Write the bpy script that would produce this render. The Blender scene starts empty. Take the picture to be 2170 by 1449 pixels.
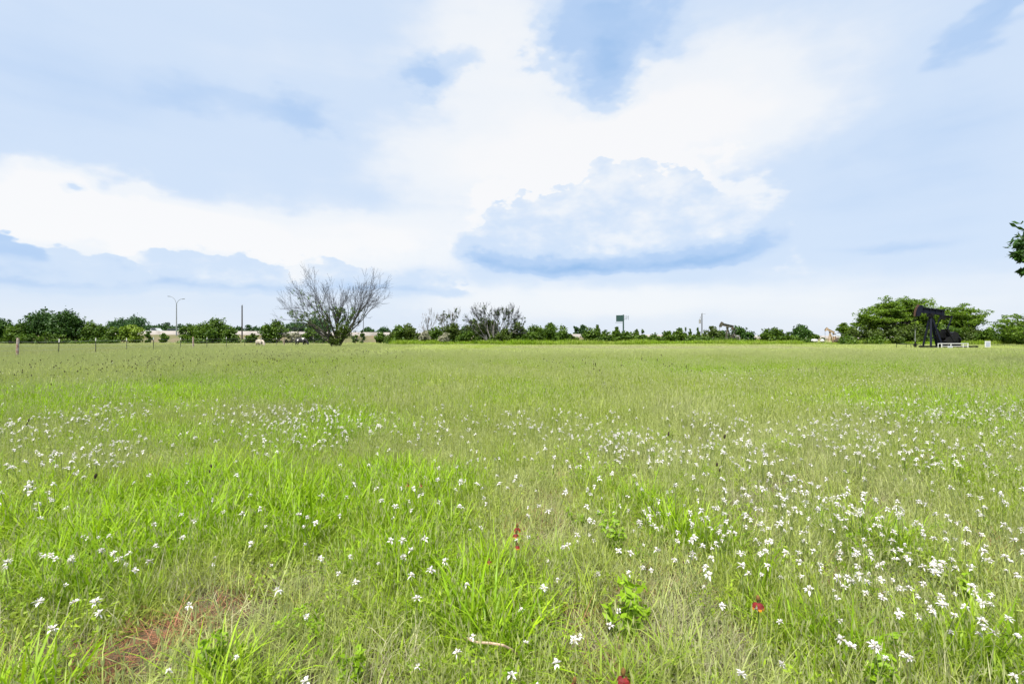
import bpy, bmesh, math, random
import numpy as np
from mathutils import Vector, Matrix

# ------------------------------------------------------------------ camera
scene = bpy.context.scene
COL = scene.collection
F = 1025.0            # focal length in photo pixels (photo 2170 x 1449)
CX, HY = 1085.0, 713.0  # principal column, horizon row
CAMH = 1.6
cam = bpy.data.cameras.new('camera')
cam.sensor_width = 36.0
cam.lens = 36.0 * F / 2170.0
cam.shift_y = -(724.5 - HY) / 2170.0
cam.clip_start = 0.05
cam.clip_end = 6000.0
cam_o = bpy.data.objects.new('camera', cam)
cam_o.location = (0, 0, CAMH)
cam_o.rotation_euler = (math.radians(90), 0, 0)
COL.objects.link(cam_o)
scene.camera = cam_o

# ------------------------------------------------------------------ light
SUN_EL, SUN_AZ = math.radians(64), math.radians(205)   # azimuth clockwise from +Y
EXPOSURE = 0.90
SUN = 4.9
scene.view_settings.view_transform = 'Standard'
scene.view_settings.look = 'None'
scene.view_settings.gamma = 1.0
scene.view_settings.use_curve_mapping = False
scene.view_settings.exposure = EXPOSURE
scene.cycles.max_bounces = 3
scene.cycles.diffuse_bounces = 2
scene.cycles.glossy_bounces = 2
scene.cycles.transmission_bounces = 2
scene.cycles.use_adaptive_sampling = True
scene.cycles.adaptive_threshold = 0.025

sl = bpy.data.lights.new('sun', 'SUN')
sl.energy = SUN
sl.angle = math.radians(12)
sl.color = (1.0, 0.965, 0.90)
so = bpy.data.objects.new('sun', sl)
sd = Vector((math.sin(SUN_AZ) * math.cos(SUN_EL), math.cos(SUN_AZ) * math.cos(SUN_EL), math.sin(SUN_EL)))
so.rotation_euler = (-sd).to_track_quat('-Z', 'Y').to_euler()
so.location = (0, 0, 40)
COL.objects.link(so)


# ------------------------------------------------------------------ world
def srgb(r, g, b):
    def c(v):
        v /= 255.0
        return v / 12.92 if v <= 0.04045 else ((v + 0.055) / 1.055) ** 2.4
    return (c(r), c(g), c(b), 1.0)


def pdir(px, py):
    x, z = (px - CX) / F, (HY - py) / F
    return math.atan2(x, 1.0), math.atan2(z, math.hypot(x, 1.0))


class NG:
    """small expression helper over a node tree"""
    def __init__(self, nt):
        self.nt = nt
    def n(self, t, **kw):
        nd = self.nt.nodes.new(t)
        for k, v in kw.items():
            setattr(nd, k, v)
        return nd
    def put(self, sock, v):
        if isinstance(v, bpy.types.NodeSocket):
            self.nt.links.new(v, sock)
        elif v is not None:
            sock.default_value = v
    def m(self, op, a, b=None, c=None, clamp=False):
        nd = self.n('ShaderNodeMath', operation=op, use_clamp=clamp)
        for i, v in enumerate((a, b, c)):
            if v is not None:
                self.put(nd.inputs[i], v)
        return nd.outputs[0]
    def add(self, a, b): return self.m('ADD', a, b)
    def sub(self, a, b): return self.m('SUBTRACT', a, b)
    def mul(self, a, b): return self.m('MULTIPLY', a, b)
    def smooth(self, v, lo, hi, tlo=0.0, thi=1.0):
        nd = self.n('ShaderNodeMapRange', interpolation_type='SMOOTHSTEP')
        self.put(nd.inputs[0], v)
        for i, q in enumerate((lo, hi, tlo, thi)):
            self.put(nd.inputs[i + 1], q)
        return nd.outputs[0]
    def comb(self, x, y, z=0.0):
        nd = self.n('ShaderNodeCombineXYZ')
        for i, v in enumerate((x, y, z)):
            self.put(nd.inputs[i], v)
        return nd.outputs[0]
    def noise(self, vec, scale, detail=4.0, rough=0.55, dist=0.0):
        nd = self.n('ShaderNodeTexNoise')
        self.put(nd.inputs['Vector'], vec)
        nd.inputs['Scale'].default_value = scale
        nd.inputs['Detail'].default_value = detail
        nd.inputs['Roughness'].default_value = rough
        nd.inputs['Distortion'].default_value = dist
        return nd
    def mixc(self, f, a, b, blend='MIX'):
        nd = self.n('ShaderNodeMix', data_type='RGBA', blend_type=blend)
        self.put(nd.inputs[0], f)
        self.put(nd.inputs[6], a)
        self.put(nd.inputs[7], b)
        return nd.outputs[2]


def build_world():
    w = bpy.data.worlds.new('World')
    scene.world = w
    w.use_nodes = True
    w.cycles.sampling_method = 'NONE'
    nt = w.node_tree
    nt.nodes.clear()
    g = NG(nt)
    out = g.n('ShaderNodeOutputWorld')
    bg = g.n('ShaderNodeBackground')
    bg.inputs['Strength'].default_value = 0.1
    nt.links.new(bg.outputs[0], out.inputs[0])
    sky = g.n('ShaderNodeTexSky', sky_type='NISHITA')
    sky.sun_disc = False
    sky.sun_elevation = SUN_EL
    sky.sun_rotation = SUN_AZ
    sky.air_density = 1.0
    sky.dust_density = 2.0
    sky.ozone_density = 1.5
    tc = g.n('ShaderNodeTexCoord')
    sep = g.n('ShaderNodeSeparateXYZ')
    nt.links.new(tc.outputs['Generated'], sep.inputs[0])
    x, y, z = sep.outputs
    az = g.m('ARCTAN2', x, y)
    el = g.m('ARCSINE', z)
    # seamless vector for noise: direction, stretched along the horizon
    P = g.comb(x, y, g.mul(z, 1.9))
    AE = g.comb(az, el)
    def vm(op, a, b=None, c=None):
        nd = g.n('ShaderNodeVectorMath', operation=op)
        for i, v in enumerate((a, b, c)):
            if v is not None:
                g.put(nd.inputs[i], v)
        return nd
    warp = vm('SUBTRACT', g.noise(P, 5.0, 4.0, 0.62).outputs['Color'], (.5, .5, .5)).outputs[0]
    fine = vm('SUBTRACT', g.noise(P, 17.0, 3.5, 0.6).outputs['Color'], (.5, .5, .5)).outputs[0]
    def warped(w, f):
        q = vm('MULTIPLY_ADD', warp, (w, w * .6, 0), AE).outputs[0]
        return vm('MULTIPLY_ADD', fine, (f, f * .8, 0), q).outputs[0]
    LV = {'soft': warped(.22, .045), 'torn': warped(.20, .085), 'low': warped(.07, .03)}
    sw = g.n('ShaderNodeSeparateXYZ')
    nt.links.new(warp, sw.inputs[0])
    wa, we = sw.outputs[0], sw.outputs[1]
    sf = g.n('ShaderNodeSeparateXYZ')
    nt.links.new(fine, sf.inputs[0])
    fa, fe = sf.outputs[0], sf.outputs[1]

    def ell(s, px, py, rx, ry, k, lo=0.25, hi=1.0, lev='soft', rot=0.0):
        """add k times a soft noise-warped ellipse centred on a sky direction"""
        a0, e0 = pdir(px, py)
        ra = (pdir(px + rx, py)[0] - pdir(px - rx, py)[0]) / 2
        re = abs(pdir(px, py - ry)[1] - e0)
        if rot:
            v = vm('SUBTRACT', LV[lev], (a0, e0, 0)).outputs[0]
            r = g.n('ShaderNodeVectorRotate', rotation_type='Z_AXIS')
            g.put(r.inputs['Vector'], v)
            r.inputs['Angle'].default_value = -rot
            v = vm('MULTIPLY', r.outputs[0], (1 / ra, 1 / re, 0)).outputs[0]
        else:
            v = vm('MULTIPLY_ADD', LV[lev], (1 / ra, 1 / re, 0), (-a0 / ra, -e0 / re, 0)).outputs[0]
        d = vm('LENGTH', v).outputs['Value']
        return g.m('ADD', s, g.smooth(d, hi, lo, 0.0, k))

    big = g.noise(P, 1.7, 3.0, 0.55).outputs['Fac']
    med = g.noise(P, 6.0, 4.0, 0.55).outputs['Fac']
    streak = g.noise(g.comb(x, y, g.mul(z, 7.0)), 3.0, 3.0, 0.5).outputs['Fac']
    # shade: 0 white cloud, ~0.4 pale blue veil, 1 blue-grey gap or cloud base
    s = g.m('MULTIPLY_ADD', big, 0.35, 0.345 - .175 - .08 - .05)
    s = g.m('MULTIPLY_ADD', streak, 0.16, s)
    s = g.m('MULTIPLY_ADD', med, 0.10, s)
    for args in [  # bright sunlit veils
        (1230, 330, 520, 220, -.36, 0.1, 1.15), (1560, 190, 420, 230, -.22, 0.0, 1.2),
        (1050, 90, 260, 190, -.22, 0.1, 1.2), (180, 455, 420, 85, -.42, 0.2, 1.2),
        (700, 520, 420, 90, -.30, 0.1, 1.2), (1150, 640, 420, 50, -.20, 0.1, 1.2, 'low'),
        (1700, 640, 600, 70, -.13, 0.1, 1.3, 'low'), (900, 400, 260, 170, -.14, 0.1, 1.2),
        # gaps and shaded undersides
        (120, 150, 560, 330, .10, 0.0, 1.2), (1275, 60, 190, 130, .44, 0.2, 1.05, 'torn'),
        (1270, 170, 120, 100, .42, 0.1, 1.05, 'torn'), (1160, 110, 60, 60, .25, 0.1, 1.1, 'torn'),
        (925, 175, 105, 75, .38, 0.1, 1.1, 'torn'), (1010, 135, 60, 50, .2, 0.1, 1.1, 'torn'),
        (620, 245, 130, 60, .24, 0.0, 1.2), (430, 215, 140, 60, .12, 0.0, 1.2),
        (2130, 40, 170, 65, .34, 0.0, 1.2, 'soft', 0.5), (2000, 300, 420, 260, .10, 0.0, 1.2),
        (165, 411, 38, 13, .45, 0.1, 1.2, 'low'), (235, 400, 60, 30, .15, 0.0, 1.2, 'low'),
        (1900, 525, 190, 16, .14, 0.0, 1.3, 'low')]:
        s = ell(s, *args)

    soft = g.m('MULTIPLY_ADD', we, 0.050, g.mul(fe, 0.026))
    sidew = g.m('MULTIPLY_ADD', wa, 0.9, g.mul(fa, 0.3))
    lumps1 = g.m('MULTIPLY_ADD', we, 0.32, g.mul(fe, 0.15))
    inner0 = g.m('MULTIPLY_ADD', med, 0.5, g.m('MULTIPLY_ADD', fe, 0.35, -.25))

    # cumulus banks: a billowing top edge, a body and a flatter shaded base
    def bank(s, px0, px1, ytop, ybase, edge, body, base, bw=26, sag=0.0, lump=1.0):
        a0, a1 = pdir(px0, 600)[0], pdir(px1, 600)[0]
        ac, ah = (a0 + a1) / 2, (a1 - a0) / 2
        t = g.m('MULTIPLY_ADD', az, 1 / ah, -ac / ah)
        t2 = g.mul(t, t)
        pxc = (px0 + px1) / 2
        e_b, e_t = pdir(pxc, ybase)[1], pdir(pxc, ytop)[1]
        bwid = abs(pdir(pxc, ybase - bw)[1] - e_b)
        low = g.add(g.m('MULTIPLY_ADD', t2, sag, e_b), soft)
        top = g.m('MULTIPLY_ADD', g.mul(t2, t2), -(e_t - e_b) * 0.8, g.m('MULTIPLY_ADD', lumps1, lump, e_t))
        side = g.smooth(g.add(g.m('ABSOLUTE', t), sidew), 1.04, 0.74)
        dt = g.sub(top, el)
        hgt = g.sub(el, low)
        M_ = g.mul(g.mul(g.smooth(dt, 0.0, 0.011), g.smooth(hgt, -0.010, 0.014)), side)
        rim = g.mul(g.smooth(g.m('ABSOLUTE', g.add(dt, 0.02)), 0.06, 0.0, 0.0, -edge), side)
        s = g.add(s, rim)
        bs = g.mul(g.smooth(hgt, bwid * 2.6, bwid * 0.2, 0.0, base), g.smooth(t2, 1.0, 0.45, 0.25, 1.0))
        val = g.add(g.add(inner0, body), bs)
        mx = g.n('ShaderNodeMix', data_type='FLOAT')
        g.put(mx.inputs[0], g.mul(M_, 0.92))
        g.put(mx.inputs[2], s)
        g.put(mx.inputs[3], val)
        return mx.outputs[0]
    s = bank(s, 925, 1700, 372, 586, 0.20, 0.29, 0.62, 26, 0.045)
    s = bank(s, 560, 1020, 545, 622, 0.06, 0.30, 0.22, 12, 0.0, 0.5)
    s = bank(s, 230, 640, 515, 618, 0.18, 0.36, 0.28, 12, 0.0, 0.55)
    s = bank(s, -420, 330, 485, 612, 0.20, 0.44, 0.16, 14, 0.0, 0.6)
    s = bank(s, -300, 130, 478, 538, 0.05, 0.62, 0.16, 10, 0.0, 0.4)
    # fair-weather haze close to the horizon
    hz = g.smooth(el, 0.10, 0.0)
    mx = g.n('ShaderNodeMix', data_type='FLOAT')
    g.put(mx.inputs[0], g.mul(hz, 0.75))
    g.put(mx.inputs[2], s)
    g.put(mx.inputs[3], 0.24)
    s = mx.outputs[0]
    ramp = g.n('ShaderNodeValToRGB')
    ramp.color_ramp.interpolation = 'EASE'
    el_ = ramp.color_ramp.elements
    el_[0].position = 0.0
    el_[0].color = srgb(254, 254, 255)
    el_[1].position = 1.0
    el_[1].color = srgb(150, 191, 238)
    for p, c in ((0.16, (246, 250, 255)), (0.38, (214, 231, 253)), (0.62, (186, 213, 248))):
        e = el_.new(p)
        e.color = srgb(*c)
    nt.links.new(s, ramp.inputs[0])
    K = 10.0 / (2 ** EXPOSURE) * 0.985
    cl = g.mixc(1.0, ramp.outputs[0], (K, K, K, 1), 'MULTIPLY')
    # thin veil lets a little of the clear sky through
    fin = g.mixc(0.94, sky.outputs[0], cl)
    nt.links.new(fin, bg.inputs['Color'])


build_world()


# ------------------------------------------------------------------ helpers
def at(px, py, Y):
    return Vector(((px - CX) / F * Y, Y, CAMH + (HY - py) / F * Y))


def X_at(px, Y):
    return (px - CX) / F * Y


def lattice(ix, iy, seed):
    n = (ix.astype(np.int64) * 374761393 + iy.astype(np.int64) * 668265263 + seed * 1442695041) & 0x7fffffff
    n = ((n ^ (n >> 13)) * 1274126177) & 0x7fffffff
    n = n ^ (n >> 16)
    return (n & 0xffff) / 65535.0


def vnoise(x, y, scale, seed=0):
    x, y = np.asarray(x, float) / scale, np.asarray(y, float) / scale
    ix, iy = np.floor(x), np.floor(y)
    fx, fy = x - ix, y - iy
    fx, fy = fx * fx * (3 - 2 * fx), fy * fy * (3 - 2 * fy)
    a = lattice(ix, iy, seed); b = lattice(ix + 1, iy, seed)
    c = lattice(ix, iy + 1, seed); d = lattice(ix + 1, iy + 1, seed)
    return (a * (1 - fx) + b * fx) * (1 - fy) + (c * (1 - fx) + d * fx) * fy


def fbm(x, y, scale, seed=0, oct=3):
    r, amp, tot = 0.0, 1.0, 0.0
    for i in range(oct):
        r = r + amp * vnoise(x, y, scale / 2 ** i, seed + i * 17)
        tot += amp
        amp *= 0.5
    return r / tot


def gz(x, y):
    """height of the meadow: very gentle swells"""
    return (vnoise(x, y, 9.0, 5) - 0.5) * 0.14 + (vnoise(x, y, 2.3, 6) - 0.5) * 0.05


def gzf(x, y):
    return float(gz(np.array([x]), np.array([y]))[0])


def mesh_np(name, verts, quads=None, tris=None, attrs=None, smooth=False):
    """mesh from numpy arrays; attrs: {name: per-vertex float array}"""
    me = bpy.data.meshes.new(name)
    verts = np.asarray(verts, np.float32)
    loops, starts, tot = [], [], 0
    for fa, k in ((quads, 4), (tris, 3)):
        if fa is not None and len(fa):
            fa = np.asarray(fa, np.int32)
            loops.append(fa.ravel())
            starts.append(tot + np.arange(len(fa)) * k)
            tot += fa.size
    me.vertices.add(len(verts))
    me.vertices.foreach_set('co', verts.ravel())
    if loops:
        lo = np.concatenate(loops).astype(np.int32)
        st = np.concatenate(starts).astype(np.int32)
        me.loops.add(len(lo))
        me.loops.foreach_set('vertex_index', lo)
        me.polygons.add(len(st))
        me.polygons.foreach_set('loop_start', st)
        if smooth:
            me.polygons.foreach_set('use_smooth', np.ones(len(st), bool))
    for k, v in (attrs or {}).items():
        a = me.attributes.new(k, 'FLOAT', 'POINT')
        a.data.foreach_set('value', np.asarray(v, np.float32))
    me.update(calc_edges=True)
    return me


def link(name, me, mat=None, parent=None, loc=None):
    o = bpy.data.objects.new(name, me)
    if mat is not None and me is not None and len(me.materials) == 0:
        for mm in (mat if isinstance(mat, (list, tuple)) else [mat]):
            me.materials.append(mm)
    COL.objects.link(o)
    if parent is not None:
        o.parent = parent
    if loc is not None:
        o.location = loc
    return o


def tag(o, label=None, cat=None, group=None, kind=None):
    if label: o['label'] = label
    if cat: o['category'] = cat
    if group: o['group'] = group
    if kind: o['kind'] = kind
    return o


def thing(name, label, cat, loc=(0, 0, 0), rz=0.0, group=None):
    o = bpy.data.objects.new(name, None)
    o.empty_display_size = 0.2
    o.location = loc
    o.rotation_euler = (0, 0, rz)
    COL.objects.link(o)
    return tag(o, label, cat, group)


class MB:
    """bmesh collector of simple shapes -> one mesh object"""
    def __init__(self):
        self.bm = bmesh.new()
    def box(self, c, s, rot=None, bevel=0.0):
        r = bmesh.ops.create_cube(self.bm, size=1.0)
        M = Matrix.Translation(c) @ (rot.to_4x4() if rot is not None else Matrix.Identity(4)) @ Matrix.Diagonal((s[0], s[1], s[2], 1))
        bmesh.ops.transform(self.bm, matrix=M, verts=r['verts'])
        if bevel:
            es = list({e for v in r['verts'] for e in v.link_edges})
            bmesh.ops.bevel(self.bm, geom=es, offset=bevel, segments=2, affect='EDGES', clamp_overlap=True)
        return self
    def bar(self, a, b, w, h=None, bevel=0.0):
        a, b = Vector(a), Vector(b)
        d = b - a
        q = d.to_track_quat('Z', 'Y')
        return self.box((a + b) / 2, (w, h or w, d.length), q.to_matrix(), bevel)
    def tube(self, a, b, r0, r1=None, seg=8):
        a, b = Vector(a), Vector(b)
        d = b - a
        r = bmesh.ops.create_cone(self.bm, cap_ends=True, segments=seg, radius1=r0, radius2=r0 if r1 is None else r1, depth=d.length)
        M = Matrix.Translation((a + b) / 2) @ d.to_track_quat('Z', 'Y').to_matrix().to_4x4()
        bmesh.ops.transform(self.bm, matrix=M, verts=r['verts'])
        return self
    def path(self, pts, r, seg=6):
        for a, b in zip(pts[:-1], pts[1:]):
            self.tube(a, b, r, r, seg)
        return self
    def ball(self, c, r, s=(1, 1, 1), seg=10):
        q = bmesh.ops.create_uvsphere(self.bm, u_segments=seg, v_segments=max(5, seg // 2 + 1), radius=r)
        bmesh.ops.transform(self.bm, matrix=Matrix.Translation(c) @ Matrix.Diagonal((*s, 1)), verts=q['verts'])
        return self
    def prism(self, poly, y0, y1):
        """polygon in the XZ plane extruded along Y"""
        n = len(poly)
        A = [self.bm.verts.new((p[0], y0, p[1])) for p in poly]
        B = [self.bm.verts.new((p[0], y1, p[1])) for p in poly]
        self.bm.faces.new(A)
        self.bm.faces.new(B[::-1])
        for i in range(n):
            j = (i + 1) % n
            self.bm.faces.new((A[j], A[i], B[i], B[j]))
        return self
    def build(self, name, mat, parent=None, loc=None, smooth=False):
        me = bpy.data.meshes.new(name)
        bmesh.ops.recalc_face_normals(self.bm, faces=self.bm.faces)
        self.bm.to_mesh(me)
        self.bm.free()
        if smooth:
            for p in me.polygons:
                p.use_smooth = True
        return link(name, me, mat, parent, loc)


# ------------------------------------------------------------------ materials
def new_mat(name):
    m = bpy.data.materials.new(name)
    m.use_nodes = True
    nt = m.node_tree
    nt.nodes.clear()
    return m, NG(nt)


def surf(name, c0, c1=None, scale=6.0, rough=0.7, metal=0.0, bump=0.15, rust=None, rust_amt=0.45, spec=0.35):
    """painted / mineral surface: two-tone grain, optional rust patches, fine relief"""
    m, g = new_mat(name)
    out = g.n('ShaderNodeOutputMaterial')
    b = g.n('ShaderNodeBsdfPrincipled')
    tc = g.n('ShaderNodeTexCoord').outputs['Object']
    c1 = c1 or tuple(v * 0.8 for v in c0)
    n1 = g.noise(tc, scale, 5.0, 0.6).outputs['Fac']
    col = g.mixc(g.smooth(n1, 0.35, 0.68), (*c0, 1), (*c1, 1))
    if rust:
        n2 = g.noise(tc, scale * 0.6, 6.0, 0.65, 0.4).outputs['Fac']
        col = g.mixc(g.smooth(n2, 1.0 - rust_amt, 1.08 - rust_amt), col, (*rust, 1))
    g.put(b.inputs['Base Color'], col)
    b.inputs['Roughness'].default_value = rough
    b.inputs['Metallic'].default_value = metal
    b.inputs['Specular IOR Level'].default_value = spec
    if bump:
        bp = g.n('ShaderNodeBump')
        bp.inputs['Strength'].default_value = bump
        bp.inputs['Distance'].default_value = 0.02
        g.put(bp.inputs['Height'], g.noise(tc, scale * 5, 4.0).outputs['Fac'])
        g.put(b.inputs['Normal'], bp.outputs[0])
    g.nt.links.new(b.outputs[0], out.inputs[0])
    return m


def leafy(name, col, col2, trans=0.35, inst=False, rough=0.55, straw=None):
    """leaf / blade material: colour from per-blade value 'bv' (and per-instance tint), thin translucency"""
    m, g = new_mat(name)
    out = g.n('ShaderNodeOutputMaterial')
    at_ = g.n('ShaderNodeAttribute', attribute_name='bv').outputs['Fac']
    c = g.mixc(g.m('MINIMUM', at_, 1.0), (*col, 1), (*col2, 1))
    if straw is not None:
        c = g.mixc(g.smooth(at_, 0.86, 0.93), c, (*straw, 1))
    if inst:
        ia = g.n('ShaderNodeAttribute', attribute_name='icol')
        ia.attribute_type = 'INSTANCER'
        c = g.mixc(1.0, c, ia.outputs['Color'], 'MULTIPLY')
        # ripe seed heads keep their own straw colour
        c = g.mixc(g.m('GREATER_THAN', at_, 1.2), c, (0.44, 0.48, 0.20, 1))
    d = g.n('ShaderNodeBsdfPrincipled')
    g.put(d.inputs['Base Color'], c)
    d.inputs['Roughness'].default_value = rough
    d.inputs['Specular IOR Level'].default_value = 0.3
    t = g.n('ShaderNodeBsdfTranslucent')
    g.put(t.inputs['Color'], c)
    mx = g.n('ShaderNodeMixShader')
    mx.inputs[0].default_value = trans
    g.nt.links.new(d.outputs[0], mx.inputs[1])
    g.nt.links.new(t.outputs[0], mx.inputs[2])
    g.nt.links.new(mx.outputs[0], out.inputs[0])
    return m


M = {}
M['black_paint'] = surf('black_paint', (0.005, 0.007, 0.016), (0.009, 0.010, 0.020), 3.0, 0.6, 0.0, 0.1, (0.03, 0.017, 0.012), 0.36, spec=0.15)
M['black_grease'] = surf('black_grease', (0.005, 0.005, 0.007), (0.010, 0.009, 0.009), 4.0, 0.5, 0.0, 0.2, (0.022, 0.014, 0.011), 0.40, spec=0.2)
M['rust'] = surf('rust', (0.11, 0.055, 0.035), (0.05, 0.028, 0.02), 5.0, 0.85, 0.0, 0.3)
M['tan_paint'] = surf('tan_paint', (0.46, 0.34, 0.22), (0.36, 0.25, 0.16), 2.5, 0.6, 0.0, 0.1, (0.14, 0.08, 0.05), 0.40)
M['tan_dark'] = surf('tan_dark', (0.13, 0.10, 0.075), (0.07, 0.055, 0.045), 3.0, 0.7, 0.0, 0.1)
M['old_green'] = surf('old_green', (0.045, 0.05, 0.035), (0.09, 0.075, 0.05), 3.0, 0.75, 0.0, 0.1, (0.10, 0.06, 0.035), 0.45)
M['old_grey'] = surf('old_grey', (0.30, 0.29, 0.28), (0.18, 0.17, 0.16), 3.0, 0.7, 0.0, 0.1)
M['white_paint'] = surf('white_paint', (0.60, 0.59, 0.57), (0.50, 0.50, 0.48), 4.0, 0.5, 0.0, 0.05, (0.36, 0.26, 0.18), 0.30)
M['sign_face'] = surf('sign_face', (0.34, 0.36, 0.43), (0.30, 0.32, 0.39), 2.0, 0.4, 0.0, 0.0)
M['cable'] = surf('cable', (0.03, 0.028, 0.026), None, 8.0, 0.5, 0.6, 0.0)
M['steel'] = surf('steel', (0.42, 0.43, 0.44), (0.32, 0.33, 0.34), 5.0, 0.45, 0.4, 0.0)
M['lamp_pole'] = surf('lamp_pole', (0.24, 0.26, 0.27), (0.19, 0.20, 0.21), 3.0, 0.55, 0.3, 0.0)
M['pole_wood'] = surf('pole_wood', (0.055, 0.045, 0.04), (0.03, 0.026, 0.024), 5.0, 0.9, 0.0, 0.3)
M['post_wood'] = surf('post_wood', (0.42, 0.38, 0.35), (0.22, 0.15, 0.12), 9.0, 0.9, 0.0, 0.4, (0.20, 0.09, 0.06), 0.5)
M['tpost'] = surf('tpost', (0.035, 0.05, 0.03), (0.06, 0.05, 0.035), 9.0, 0.7, 0.0, 0.0)
M['concrete'] = surf('concrete', (0.31, 0.28, 0.26), (0.26, 0.235, 0.215), 0.35, 0.85, 0.0, 0.2, (0.21, 0.19, 0.17), 0.42)
M['asphalt'] = surf('asphalt', (0.05, 0.05, 0.052), (0.065, 0.064, 0.062), 3.0, 0.9, 0.0, 0.2)
M['embank'] = surf('embankment_earth', (0.13, 0.105, 0.06), (0.085, 0.095, 0.03), 0.35, 0.95, 0.0, 0.3, (0.17, 0.105, 0.06), 0.40)
M['billboard_green'] = surf('billboard_green', (0.016, 0.045, 0.042), (0.022, 0.058, 0.052), 1.0, 0.6, 0.0, 0.0)
M['glass_dark'] = surf('glass_dark', (0.03, 0.04, 0.045), None, 2.0, 0.1, 0.0, 0.0, spec=0.6)
M['tyre'] = surf('tyre', (0.015, 0.015, 0.015), None, 6.0, 0.8, 0.0, 0.0)
M['car_white'] = surf('car_white', (0.42, 0.44, 0.43), (0.38, 0.40, 0.39), 1.0, 0.3, 0.0, 0.0)
M['car_green'] = surf('car_grey_green', (0.13, 0.16, 0.12), (0.11, 0.14, 0.10), 1.0, 0.3, 0.0, 0.0)
M['bark'] = surf('bark', (0.075, 0.068, 0.052), (0.040, 0.038, 0.026), 5.0, 0.95, 0.0, 0.5, (0.055, 0.075, 0.025), 0.42)
M['bark_grey'] = surf('bark_grey', (0.26, 0.24, 0.23), (0.16, 0.15, 0.13), 3.0, 0.95, 0.0, 0.3)
M['twig'] = surf('twig', (0.060, 0.058, 0.070), (0.040, 0.040, 0.048), 1.5, 0.95, 0.0, 0.0)
M['twig_pale'] = surf('twig_pale', (0.24, 0.22, 0.22), (0.15, 0.14, 0.13), 1.5, 0.95, 0.0, 0.0)
LEAF = {
    'dark': leafy('leaf_dark', (0.016, 0.050, 0.006), (0.052, 0.118, 0.009), 0.25),
    'mid': leafy('leaf_mid', (0.030, 0.072, 0.004), (0.095, 0.165, 0.008), 0.28),
    'olive': leafy('leaf_olive', (0.036, 0.062, 0.005), (0.080, 0.125, 0.010), 0.28),
    'light': leafy('leaf_light', (0.11, 0.19, 0.014), (0.23, 0.31, 0.022), 0.32),
    'feather': leafy('leaf_feather', (0.058, 0.118, 0.006), (0.155, 0.250, 0.012), 0.38),
    'far': leafy('leaf_far', (0.022, 0.060, 0.016), (0.042, 0.100, 0.020), 0.2),
    'pale': leafy('leaf_pale', (0.22, 0.22, 0.14), (0.34, 0.33, 0.22), 0.25),
    'weed': leafy('leaf_weed', (0.17, 0.30, 0.008), (0.26, 0.42, 0.012), 0.40),
}
M['grass'] = leafy('grass_blade', (0.66, 0.68, 0.60), (1.18, 1.16, 1.10), 0.45, True, 0.5)
M['petal'] = leafy('petal_white', (0.54, 0.50, 0.485), (0.82, 0.80, 0.79), 0.3)
M['stem'] = leafy('flower_stem', (0.16, 0.22, 0.06), (0.20, 0.26, 0.09), 0.2)
M['bud'] = surf('flower_centre', (0.40, 0.36, 0.20), (0.30, 0.28, 0.15), 60.0, 0.8, 0.0, 0.0)
M['petal_red'] = surf('petal_red', (0.16, 0.008, 0.006), (0.10, 0.005, 0.005), 40.0, 0.6, 0.0, 0.0)
M['petal_yellow'] = surf('petal_yellow', (0.62, 0.26, 0.02), (0.5, 0.18, 0.015), 40.0, 0.6, 0.0, 0.0)
M['cone'] = surf('flower_cone', (0.16, 0.085, 0.02), (0.09, 0.05, 0.015), 90.0, 0.9, 0.0, 0.0)
M['seedhead'] = surf('dark_seedhead', (0.030, 0.022, 0.012), (0.05, 0.04, 0.02), 60.0, 0.95, 0.0, 0.0)
M['dry_stalk'] = surf('dry_stalk', (0.48, 0.34, 0.24), (0.36, 0.26, 0.18), 30.0, 0.9, 0.0, 0.0)
M['driftwood'] = surf('weathered_wood', (0.40, 0.36, 0.29), (0.22, 0.20, 0.17), 20.0, 0.95, 0.0, 0.3)


def ground_mat():
    m, g = new_mat('meadow_soil')
    out = g.n('ShaderNodeOutputMaterial')
    b = g.n('ShaderNodeBsdfPrincipled')
    tc = g.n('ShaderNodeTexCoord').outputs['Object']
    n1 = g.noise(tc, 0.09, 6.0, 0.6).outputs['Fac']
    n2 = g.noise(tc, 9.0, 5.0, 0.7).outputs['Fac']
    n3 = g.noise(tc, 0.9, 4.0, 0.6).outputs['Fac']
    c = g.mixc(g.smooth(n1, 0.38, 0.62), (0.15, 0.19, 0.045, 1), (0.20, 0.21, 0.085, 1))
    c = g.mixc(g.smooth(n3, 0.42, 0.68), c, (0.12, 0.17, 0.03, 1))
    near = g.mixc(g.smooth(n2, 0.35, 0.65), (0.065, 0.055, 0.032, 1), (0.12, 0.095, 0.065, 1))
    # bare soil and litter show at the camera end of the field, closed sward further out (a thing of the place)
    sp = g.n('ShaderNodeSeparateXYZ')
    g.put(sp.inputs[0], tc)
    c = g.mixc(g.smooth(sp.outputs[1], 10.0, 34.0), near, c)
    g.put(b.inputs['Base Color'], c)
    b.inputs['Roughness'].default_value = 0.95
    b.inputs['Specular IOR Level'].default_value = 0.1
    bp = g.n('ShaderNodeBump')
    bp.inputs['Strength'].default_value = 0.6
    bp.inputs['Distance'].default_value = 0.03
    g.put(bp.inputs['Height'], n2)
    g.put(b.inputs['Normal'], bp.outputs[0])
    g.nt.links.new(b.outputs[0], out.inputs[0])
    return m


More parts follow.
